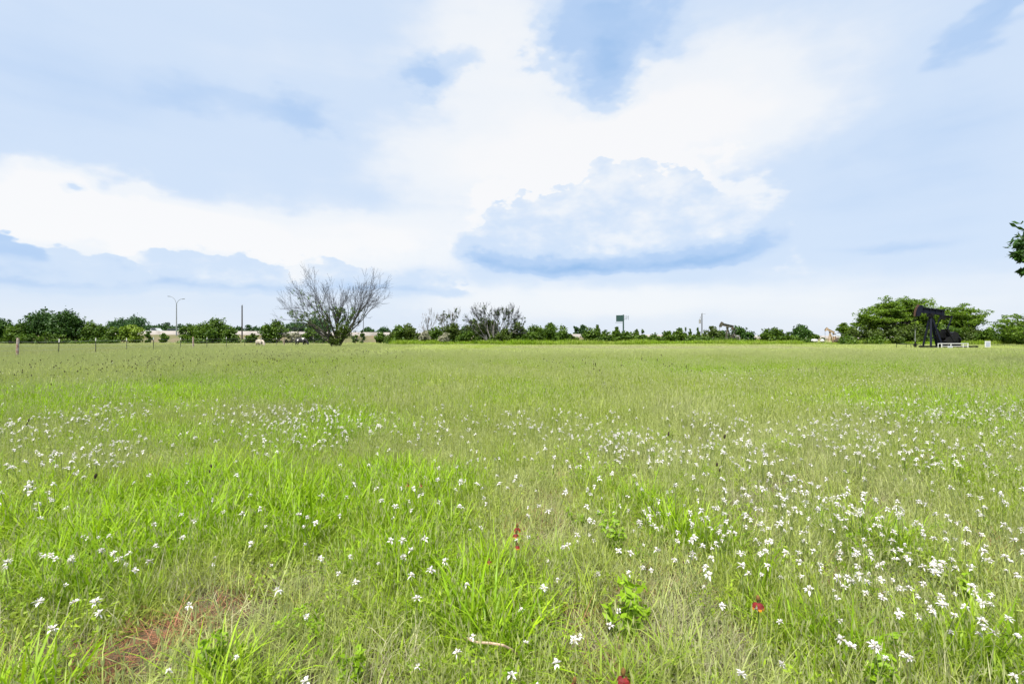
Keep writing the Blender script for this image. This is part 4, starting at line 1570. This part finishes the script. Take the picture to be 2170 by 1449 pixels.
PALE = [(1500, 870, 210, 60, .6), (1250, 950, 200, 60, .5), (600, 750, 420, 10, .6), (1450, 738, 330, 7, .8), (1800, 752, 240, 12, .6), (200, 770, 260, 18, .5), (1650, 960, 220, 60, .4),
        (540, 880, 150, 40, .35), (1080, 745, 110, 9, .5), (80, 900, 120, 40, .3), (1830, 1200, 160, 60, .3), (480, 1220, 130, 70, .4), (1450, 1200, 110, 90, .4), (300, 735, 350, 9, .6)]
BARE = [(285, 1350, 95, 55, 1.0), (1110, 1120, 80, 34, .8), (430, 1260, 90, 30, .5), (640, 1250, 60, 40, .5), (1240, 1310, 70, 60, .5), (1190, 1060, 60, 25, .5), (1440, 1170, 70, 45, .6),
        (350, 990, 30, 12, .9), (1880, 1230, 60, 40, .4), (660, 985, 70, 16, .5), (1340, 1075, 40, 25, .5), (600, 1200, 60, 30, .4), (1560, 1330, 70, 40, .4), (1950, 1380, 50, 50, .5)]


def lushness(x, y):
    v = (vnoise(x, y, .42, 29) - .5) * np.clip(1.0 - y / 14, 0, 1) * .75 + (fbm(x, y, 1.5, 31) - .5) * 1.1 + (fbm(x, y, 9.0, 61, 2) - .5) * .9
    v = v * np.clip(1.25 - y / 90, .55, 1)
    return np.clip(.41 - np.clip((y - 6) * .007, 0, .20) + v + .85 * blobs(x, y, LUSH) - .6 * blobs(x, y, PALE) - .5 * blobs(x, y, BARE), 0, 1)


def bareness(x, y):
    return np.clip(blobs(x, y, BARE, .05) * 1.7 + np.clip((fbm(x, y, .9, 91) - .66) * 4, 0, .8), 0, 1)


def wedge(rng, n, y0, y1, slack=1.18, pw=1.0):
    """random points in the ground area the lens covers, plus a margin at the sides"""
    u = rng.random(n)
    y = np.sqrt(y0 * y0 + u * (y1 * y1 - y0 * y0))
    x = rng.uniform(-1, 1, n) * (y * (CX / F) * slack + .6)
    return x, y


def place(rng, x, y, smin, smax, tilt=.12):
    n = len(x)
    pos = np.stack([x, y, gz(x, y)], 1)
    rot = np.stack([rng.normal(size=n) * tilt, rng.normal(size=n) * tilt, rng.uniform(0, 6.28, n)], 1)
    s = rng.uniform(smin, smax, n)
    return pos, rot, np.stack([s, s, s * rng.uniform(.85, 1.2, n)], 1)


C_LUSH = np.array([.225, .400, .008])
C_LUSH2 = np.array([.320, .490, .010])
C_MID = np.array([.335, .410, .065])
C_PALE = np.array([.425, .480, .170])
C_STRAW = np.array([.52, .53, .30])
C_GREY = np.array([.40, .37, .26])


def tint(rng, x, y, L, dry=.0):
    n = len(x)
    L = np.clip(L + rng.normal(size=n) * .13, 0, 1)[:, None]
    a = np.clip(L * 2, 0, 1)
    b = np.clip(L * 2 - 1, 0, 1)
    c = C_PALE + (C_MID - C_PALE) * a
    lu = C_LUSH + (C_LUSH2 - C_LUSH) * rng.random((n, 1))
    c = c + (lu - c) * b
    sel = rng.random(n) < dry
    c[sel] = C_STRAW + (C_GREY - C_STRAW) * rng.random((sel.sum(), 1))
    c = c * rng.uniform(.82, 1.15, (n, 1))
    return np.concatenate([c, np.ones((n, 1))], 1)


def build_meadow():
    rng = np.random.default_rng(2024)
    G = M['grass']
    fine, lush, litter, midp, farp, tall = [], [], [], [], [], []
    for i in range(6):
        fine.append(proto('fine_grass_source', [blades(rng, 165, .30, (.09, .28), (.0028, .0056), (0, .75), (.2, 2.1)),
                                               seedheads(rng, 24, .30, (.22, .40), .035, .0032, (.0014, .0022))], G))
        lush.append(proto('lush_grass_source', [blades(rng, 36, .08, (.14, .38), (.0050, .0115), (.05, .8), (.3, 2.0), 5)], G))
        litter.append(proto('litter_source', [blades(rng, 60, .15, (.08, .26), (.0022, .0045), (.9, 1.5), (.0, .35), base_z=.012)], G))
        midp.append(proto('mid_grass_source', [blades(rng, 150, .55, (.14, .36), (.007, .013), (0, .6), (.2, 1.6)),
                                              seedheads(rng, 26, .55, (.28, .48), .05, .006, (.004, .006))], G))
        farp.append(proto('far_grass_source', [blades(rng, 90, 1.1, (.20, .44), (.018, .034), (0, .4), (.2, 1.2)),
                                              seedheads(rng, 18, 1.1, (.34, .54), .08, .012, (.010, .014))], G))
        tall.append(proto('tall_grass_source', [blades(rng, 44, .55, (.4, 1.0), (.03, .055), (0, .3), (.3, 1.2))], G))

    # close sward
    x, y = wedge(rng, 2900, .9, 9.5, 1.15)
    keep = rng.random(len(x)) > bareness(x, y) * .97
    x, y = x[keep], y[keep]
    L = lushness(x, y)
    p, r, s = place(rng, x, y, .75, 1.25)
    scatter('fine_grass', 'fine pale grass carpeting the near meadow', fine, p, r, s, rng.integers(0, 6, len(x)), tint(rng, x, y, L * .80, .09))
    # bright broad-bladed tufts
    x, y = wedge(rng, 15500, .9, 13.0, 1.15)
    L = lushness(x, y)
    keep = (rng.random(len(x)) < np.clip((L - .30) * 1.7, .03, 1)) & (rng.random(len(x)) > bareness(x, y))
    x, y, L = x[keep], y[keep], L[keep]
    p, r, s = place(rng, x, y, .7, 1.3)
    s *= (.70 + .50 * L)[:, None]
    scatter('lush_grass', 'bright green broad bladed grass tufts in the near meadow', lush, p, r, s, rng.integers(0, 6, len(x)), tint(rng, x, y, .55 + L * .5))
    # small-leaved herbs between the grasses
    herbs = []
    for i in range(5):
        C = np.stack([rng.normal(size=26) * .06, rng.normal(size=26) * .06, rng.uniform(.03, .20, 26)], 1)
        v_, q_, b_ = leaf_cloud(rng, C, np.full((26, 3), .022), 5, .011, .9, 2.6, .4)
        herbs.append(proto('herb_source', [(v_, q_, np.zeros((0, 3), int), b_)], G))
    x, y = wedge(rng, 3600, .9, 11.0, 1.15)
    keep = (rng.random(len(x)) < np.clip((fbm(x, y, 1.3, 44) - .40) * 3.5, .08, 1)) & (rng.random(len(x)) > bareness(x, y))
    x, y = x[keep], y[keep]
    p, r, s = place(rng, x, y, .7, 1.25)
    scatter('low_herbs', 'small leafy green herbs mixed into the near grass', herbs, p, r, s, rng.integers(0, 5, len(x)), tint(rng, x, y, .62 + .3 * rng.random(len(x))))
    # straw litter on the bare patches
    x, y = wedge(rng, 8000, .9, 12.0, 1.25)
    b = bareness(x, y)
    keep = rng.random(len(x)) < .12 + .88 * b
    x, y, b = x[keep], y[keep], b[keep]
    p, r, s = place(rng, x, y, .8, 1.3, .06)
    t = rng.random((len(x), 1))
    c = np.where(t < .6, C_STRAW + (C_GREY - C_STRAW) * rng.random((len(x), 1)), np.array([.40, .22, .12]) + rng.random((len(x), 1)) * np.array([.06, .08, .06]))
    gx, gy = gpt(285, 1345, .03)
    redp = np.exp(-((x - gx) / .22) ** 2 - ((y - gy) / .25) ** 2)[:, None] > .35
    c = np.where(redp & (t < .8), np.array([.46, .22, .13]) * rng.uniform(.7, 1.2, (len(x), 1)), c)
    scatter('straw_litter', 'dry brown straw lying in bare patches of the near meadow', litter, p, r, s, rng.integers(0, 6, len(x)),
            np.concatenate([c * rng.uniform(.75, 1.1, (len(x), 1)), np.ones((len(x), 1))], 1))
    # middle distance
    x, y = wedge(rng, 7600, 8.0, 34.0, 1.1)
    L = lushness(x, y)
    p, r, s = place(rng, x, y, .8, 1.25, .08)
    s[:, 2] *= .85 + .35 * vnoise(x, y, 3.0, 8)
    scatter('meadow_grass', 'mixed green and pale grass of the middle meadow', midp, p, r, s, rng.integers(0, 6, len(x)), tint(rng, x, y, L * .92, .05))
    # far field
    x, y = wedge(rng, 28000, 31.0, 118.0, 1.08)
    L = lushness(x, y)
    p, r, s = place(rng, x, y, .8, 1.2, .05)
    s[:, 2] *= (.8 + .4 * vnoise(x, y, 5.0, 9)) * np.where(x < -14, np.clip(1.25 - (y - 30) * .014, .42, 1.0), np.clip(1.0 - (y - 31) * .022, .36, 1.0))
    c = tint(rng, x, y, L * .90, .06)
    strip = (np.abs(y - (66 + 4 * vnoise(x, y, 20, 3))) < 7) & (x > -2) & (x < 42)
    c[strip, :3] = c[strip, :3] * .35 + np.array([.40, .36, .26]) * .65
    leftf = (x < -33.5) & (y > 30)
    c[leftf, :3] = c[leftf, :3] * .45 + np.array([.33, .32, .15]) * .55
    scatter('far_grass', 'pale grass of the far meadow', farp, p, r, s, rng.integers(0, 6, len(x)), c)
    # tall bright verge before the bushes
    x, y = wedge(rng, 26000, 82.0, 116.0, 1.1)
    edge = 91 + 12 * (vnoise(x, y, 11, 2) - .5) + 5 * (vnoise(x, y, 3.5, 12) - .5) - np.clip((x - 60) * .12, 0, 8)
    keep = (x > X_at(830, 1) * y) & (y > edge) & (y < edge + 15)
    x, y = x[keep], y[keep]
    p, r, s = place(rng, x, y, .8, 1.4, .05)
    s[:, 2] *= .55 + .6 * vnoise(x, y, 4.0, 13)
    ppx = CX + F * x / y
    s[(ppx > 1695) & (ppx < 1805)] *= .42      # trodden ground round the tan pumpjack
    c = tint(rng, x, y, .62 + .36 * vnoise(x, y, 6.0, 14))
    c[:, :3] *= .8
    scatter('tall_grass', 'tall bright green grass verge in front of the far bushes', tall, p, r, s, rng.integers(0, 6, len(x)), c)


build_meadow()


# ------------------------------------------------------------------ flowers
def blossom_arrays(rng, R=.024):
    """ragged white head: two loose tiers of narrow drooping petals"""
    V, B = [], []
    n = 17
    for i in range(n):
        a = i / n * 6.283 + rng.normal() * .22
        a += i * 1.1
        el = rng.uniform(-.7, .9) if i % 3 else rng.uniform(.5, 1.3)
        ln = R * rng.uniform(.5, 1.2)
        w = R * rng.uniform(.13, .26)
        d = np.array([math.cos(a) * math.cos(el), math.sin(a) * math.cos(el), math.sin(el)])
        s = np.array([-math.sin(a), math.cos(a), 0])
        tip = d * ln + np.array([0, 0, -.25 * ln])
        V += [d * R * .12, d * ln * .6 + s * w, tip, d * ln * .6 - s * w]
        B += [rng.random()] * 4
    return np.array(V), np.array(B)


def flower_meshes(i):
    rng = np.random.default_rng(500 + i)
    h = 1.0
    bv, bb = blossom_arrays(rng)
    q = np.arange(len(bv)).reshape(-1, 4)
    me = mesh_np('blossom', bv, quads=q, attrs={'bv': bb})
    me.materials.append(M['petal'])
    bm = bmesh.new(); bm.from_mesh(me)
    r = bmesh.ops.create_icosphere(bm, subdivisions=1, radius=.006)
    for f in bm.faces:
        pass
    for v in r['verts']:
        for f in v.link_faces:
            f.material_index = 1
    bm.to_mesh(me); bm.free()
    me.materials.append(M['bud'])
    P = [limb(rng, (0, 0, -.02), (0, 0, h), .0022, .0013, 5, .03)]
    sv, sq = tubes_np(P, 4)
    lv, lq, lt, lb = blades(rng, 5, .004, (.05, .10), (.006, .012), (.4, .9), (.2, .8), 4)
    lv = lv + np.array([0, 0, .06])
    st = mesh_np('wildflower', np.concatenate([sv, lv]), quads=np.concatenate([sq, lq + len(sv)]), tris=lt + len(sv), attrs={'bv': np.concatenate([np.full(len(sv), .4), lb])})
    st.materials.append(M['stem'])
    return st, me


FLOW = [(1850, 1000, 380, 110, 1.0), (2010, 850, 260, 45, .8), (1600, 1020, 260, 80, .7), (1920, 1150, 320, 90, .8), (250, 865, 220, 30, .8), (90, 960, 150, 60, .6),
        (520, 832, 220, 16, .7), (600, 920, 170, 40, .5), (1520, 820, 70, 16, .9), (1100, 1000, 320, 70, .35), (1800, 1330, 320, 90, .55), (700, 860, 220, 30, .45),
        (1300, 900, 240, 50, .35), (1750, 800, 330, 18, .6), (230, 1180, 250, 150, .18), (850, 1330, 260, 110, .16), (1300, 1200, 250, 180, .22), (60, 1060, 110, 60, .5), (250, 960, 120, 40, .5)]


def build_flowers():
    rng = np.random.default_rng(99)
    x, y = wedge(rng, 60000, 1.75, 46.0, 1.12)
    # more candidates close by, fewer far off
    dens = blobs(x, y, FLOW, .32) + .05
    patch = np.clip((fbm(x, y, 1.8, 71) - .40) * 3.2, .05, 1.4)
    x2, y2 = wedge(rng, 12000, 1.75, 8.5, 1.08)
    d2 = blobs(x2, y2, FLOW, .32) + .07
    pt2 = np.clip((fbm(x2, y2, 1.1, 72) - .36) * 3.0, .12, 1.4)
    k1 = rng.random(len(x)) < np.clip(dens * patch, 0, 1) * .85 * np.clip(1.2 - y / 42, .05, 1)
    k2 = rng.random(len(x2)) < np.clip(d2 * pt2, 0, 1) * .8
    x = np.concatenate([x[k1 & (y > 8)], x2[k2]])
    y = np.concatenate([y[k1 & (y > 8)], y2[k2]])
    order = np.argsort(y)
    x, y = x[order], y[order]
    h = rng.uniform(.26, .44, len(x))
    inside = (np.abs(x) < y * CX / F * 1.0) & (y > 1.85)
    near = np.where(inside)[0][:300]
    nset = np.zeros(len(x), bool)
    nset[near] = True
    src = [flower_meshes(i) for i in range(8)]
    z = gz(x, y)
    for i in near:
        st, bl = src[rng.integers(0, 8)]
        px = CX + F * x[i] / y[i]
        zone = 'left' if px < 723 else ('middle' if px < 1447 else 'right')
        o = bpy.data.objects.new('wildflower', st)
        COL.objects.link(o)
        o.location = (x[i], y[i], z[i])
        o.scale = (1, 1, h[i])
        o.rotation_euler = (rng.normal() * .16, rng.normal() * .16, rng.uniform(0, 6.28))
        tag(o, 'small ragged white wildflower on a thin stem in the near %s grass' % zone, 'wildflower', 'white wildflowers in the near %s grass' % zone)
        b = bpy.data.objects.new('blossom', bl)
        COL.objects.link(b)
        b.parent = o
        b.location = (0, 0, 1.0)
        s_ = rng.uniform(.5, 1.2)
        b.scale = (s_, s_, s_ / h[i])
    # the rest: one object
    rest = ~nset
    xs, ys, hs = x[rest], y[rest], h[rest]
    protos = []
    for i in range(6):
        r2 = np.random.default_rng(700 + i)
        bv_, bb_ = blossom_arrays(r2, .026)
        bv_ = bv_ + np.array([0, 0, .34])
        q = np.arange(len(bv_)).reshape(-1, 4)
        sv, sq = tubes_np([limb(r2, (0, 0, -.02), (0, 0, .34), .003, .002, 4, .03)], 3)
        me = mesh_np('white_flower_source', np.concatenate([bv_, sv]), quads=np.concatenate([q, sq + len(bv_)]), attrs={'bv': np.concatenate([bb_, np.zeros(len(sv))])})
        me.materials.append(M['petal']); me.materials.append(M['stem'])
        mi = np.concatenate([np.zeros(len(q), np.int32), np.ones(len(sq), np.int32)])
        me.polygons.foreach_set('material_index', mi)
        protos.append(bpy.data.objects.new('white_flower_source', me))
    n = len(xs)
    pos = np.stack([xs, ys, gz(xs, ys)], 1)
    rot = np.stack([rng.normal(size=n) * .15, rng.normal(size=n) * .15, rng.uniform(0, 6.28, n)], 1)
    s = rng.uniform(.55, 1.3, n) * (1 + np.clip(ys - 12, 0, 30) * .012)
    scl = np.stack([s, s, np.clip(hs / .34, .8, 1.4)], 1)
    scatter('white_flowers', 'countless white wildflowers dotted over the farther meadow', protos, pos, rot, scl, rng.integers(0, 6, n), np.ones((n, 4)))

    # dark seed heads on tall stalks
    protos = []
    for i in range(3):
        r2 = np.random.default_rng(800 + i)
        mb = MB().ball((0, 0, .46), .024, (1, 1, 1.1), 8)
        if i == 0:
            mb.ball((.07, .03, .40), .020, (1, 1, 1.1), 8)
        nb = len(mb.bm.faces)
        mb.tube((0, 0, -.02), (0, 0, .46), .004, .003, 4)
        if i == 0:
            mb.tube((0, 0, .2), (.07, .03, .40), .003, .003, 4)
        mb.bm.faces.ensure_lookup_table()
        for f in mb.bm.faces[nb:]:
            f.material_index = 1
        ob = mb.build('seedhead_source', [M['seedhead'], M['stem']])
        COL.objects.unlink(ob)
        protos.append(ob)
    DK = [(560, 752, 240, 16, 1.0), (430, 765, 160, 16, .7), (300, 770, 200, 22, .5), (620, 790, 150, 14, .3), (1250, 765, 110, 8, .7), (1500, 775, 160, 8, .35), (1480, 930, 110, 25, .25), (240, 985, 160, 35, .25), (720, 760, 80, 10, .4)]
    x, y = wedge(rng, 30000, 3.0, 46.0, 1.05)
    dn = blobs(x, y, DK, .45) + .004
    k = rng.random(len(x)) < dn * .13
    x, y = x[k], y[k]
    n = len(x)
    pos = np.stack([x, y, gz(x, y)], 1)
    rot = np.stack([rng.normal(size=n) * .12, rng.normal(size=n) * .12, rng.uniform(0, 6.28, n)], 1)
    s = rng.uniform(.7, 1.15, n) * np.clip(.35 + y / 32, .40, 1.5)
    scl = np.stack([s, s, rng.uniform(.75, 1.15, n)], 1)
    scatter('dark_seedheads', 'dark dried flower heads dotted over the left and far meadow', protos, pos, rot, scl, rng.integers(0, 3, n), np.ones((n, 4)))


build_flowers()


def coneflower(label, px, py, h, size=1.0, tilt=.2, many=1):
    """red and yellow drooping-petalled flower with a brown cone"""
    rng = random.Random(int(px * 3 + py))
    Y = (CAMH - h) * F / (py - HY)
    x = X_at(px, Y)
    z = gzf(x, Y)
    o = thing('coneflower', label, 'wildflower', (x, Y, z), rng.uniform(0, 6), 'red and yellow coneflowers')
    hh = h - z
    MB().path([(0, 0, -.02), (.01, 0, hh * .5), (0, 0, hh)], .003, 5).build('stem', M['stem'], o)
    S_ = .019 * size
    MB().ball((0, 0, hh + S_ * .75), S_ * .36, (1, 1, 1.7), 10).build('cone', M['cone'], o)
    n = 5
    for i in range(n):
        a = i / n * 6.283 + rng.uniform(-.25, .25)
        c, s = math.cos(a), math.sin(a)
        def pt(r, w, zz):
            return (c * r - s * w, s * r + c * w, hh + zz)
        me = bpy.data.meshes.new('petal')
        vs = [pt(S_ * .2, -S_ * .2, 0), pt(S_ * .2, S_ * .2, 0), pt(S_ * .7, S_ * .42, -S_ * .25), pt(S_ * .7, -S_ * .42, -S_ * .25),
              pt(S_ * .95, S_ * .40, -S_ * .75), pt(S_ * .95, -S_ * .40, -S_ * .75), pt(S_ * 1.0, S_ * .18, -S_ * 1.15), pt(S_ * 1.0, -S_ * .18, -S_ * 1.15)]
        me.from_pydata(vs, [], [(0, 1, 2, 3), (3, 2, 4, 5), (5, 4, 6, 7)])
        me.materials.append(M['petal_red']); me.materials.append(M['petal_yellow'])
        me.polygons[2].material_index = 1
        link('petal', me, None, o)
    return o


coneflower('upper red and yellow coneflower above the straw patch in the middle', 1096, 1118, .36, 1.15)
coneflower('red coneflower close under the upper middle one', 1093, 1131, .33, 1.0)
coneflower('lower orange red coneflower of the middle three', 1096, 1156, .27, .9)
coneflower('single small red flower left of the middle coneflowers', 1037, 1188, .25, .75)
coneflower('deep red coneflower on its own at lower right', 1606, 1276, .38, 1.35)
coneflower('red and yellow coneflower at the bottom edge right of centre', 1321, 1434, .36, 1.35)
coneflower('orange coneflower cut by the bottom edge', 1218, 1449, .33, 1.1)
coneflower('tiny dark red flower in the grass left of centre, left of two', 864, 1026, .28, .8)
coneflower('tiny dark red flower in the grass left of centre, right of two', 892, 1027, .28, .8)


def weed(label, px, py, size, seed):
    """low leafy yellow-green herb: branching stems with oval leaves"""
    rng = np.random.default_rng(seed)
    Y = (CAMH - .12) * F / (py - HY)
    x = X_at(px, Y)
    o = thing('leafy_weed', label, 'weed', (x, Y, gzf(x, Y)), 0.0, 'leafy weeds in the foreground')
    P, pts = [], []
    for i in range(7):
        a = rng.uniform(0, 6.283)
        r = rng.uniform(.2, 1) * size * .5
        e = (math.cos(a) * r, math.sin(a) * r, size * rng.uniform(.6, 1.25))
        p, rd = limb(rng, (0, 0, -.02), e, .004, .0015, 6, .06)
        P.append((p, rd))
        pts += list(p[1:])
    tv, tq = tubes_np(P, 4)
    link('stem', mesh_np('stem', tv, quads=tq, attrs={'bv': np.full(len(tv), .3)}), M['stem'], o)
    C = np.array(pts)
    v, q, bv = leaf_cloud(rng, C, np.full((len(C), 3), size * .12), 9, size * .10, 1.1, 2.0, .4)
    v[:, 2] = np.maximum(v[:, 2], .01)
    link('leaves', mesh_np('leaves', v, quads=q, attrs={'bv': bv}), LEAF['weed'], o)


for i, (lb, px, py, sz) in enumerate([
        ('yellow green leafy weed at the bottom left beside the straw patch', 465, 1385, .22),
        ('tall yellow green leafy weed right of centre', 1322, 1290, .28),
        ('leafy weed below the grass right of the middle coneflowers', 1300, 1130, .24),
        ('small leafy weed at the bottom edge left of centre', 740, 1400, .18),
        ('leafy weed with arching leaves at lower right', 1850, 1360, .20),
        ('broad leafy weed near the bottom right corner', 1870, 1430, .20),
        ('low leafy weed at the lower right edge', 2060, 1240, .18),
        ('small leafy weed in the grass at left middle', 1225, 1085, .18)]):
    weed(lb, px, py, sz, 40 + i)


def wide_blade(label, px, py, ln, w, lean, seed):
    Y = (CAMH - .05) * F / (py - HY)
    x = X_at(px, Y)
    n = 9
    V, Q = [], []
    for i in range(n):
        t = i / (n - 1)
        ww = w * .5 * (1 - t ** 2.2) * (.75 + .5 * t * (1 - t) * 2) + .0004
        xx = lean * t ** 1.8
        zz = ln * (t - .08 * t * t)
        V += [(xx - ww, 0, zz - .02), (xx, -.004, zz - .02), (xx + ww, 0, zz - .02)]
    for i in range(n - 1):
        a = 3 * i
        Q += [(a, a + 1, a + 4, a + 3), (a + 1, a + 2, a + 5, a + 4)]
    o = link('grass_blade', mesh_np('grass_blade', np.array(V), quads=np.array(Q), attrs={'bv': np.full(len(V), .7)}), LEAF['weed'], None, (x, Y, gzf(x, Y)))
    tag(o, label, 'grass blade')


wide_blade('single broad upright grass blade at the bottom edge', 972, 1560, .42, .020, .01, 1)
wide_blade('broad pointed grass blade leaning at lower right', 1880, 1420, .40, .014, -.03, 2)
wide_blade('tall narrow grass blade at lower right beside the white flowers', 1722, 1440, .34, .011, .02, 3)


def dry_stalk():
    Y = (CAMH - .16) * F / (1370 - HY)
    pts = []
    for px, py, dz in ((985, 1350, .12), (1010, 1360, .16), (1040, 1362, .20), (1065, 1366, .19), (1085, 1376, .14), (1098, 1388, .06)):
        k = (CAMH - dz) * F / (py - HY)
        pts.append((X_at(px, k), k, dz))
    b = Vector(pts[0]); b.z = gzf(b.x, b.y)
    o = link('dry_stalk', None, None, None, b) if False else MB().path([Vector(p) - b for p in pts], .0055, 6).build('dry_stalk', M['dry_stalk'], None, b)
    tag(o, 'curved dry tan stalk arching over the grass near the bottom middle', 'stalk')
    x, Y = gpt(178, 1074, .06)
    w = MB().box((0, 0, .03), (.17, .05, .035), Matrix.Rotation(.25, 3, 'Z'), .008).box((-.06, .03, .02), (.08, .03, .03), Matrix.Rotation(-.2, 3, 'Z'), .006)
    o = w.build('wood_scrap', M['driftwood'], None, (x, Y, gzf(x, Y) + .02))
    tag(o, 'weathered scrap of wood lying in the grass at left', 'wood')


dry_stalk()
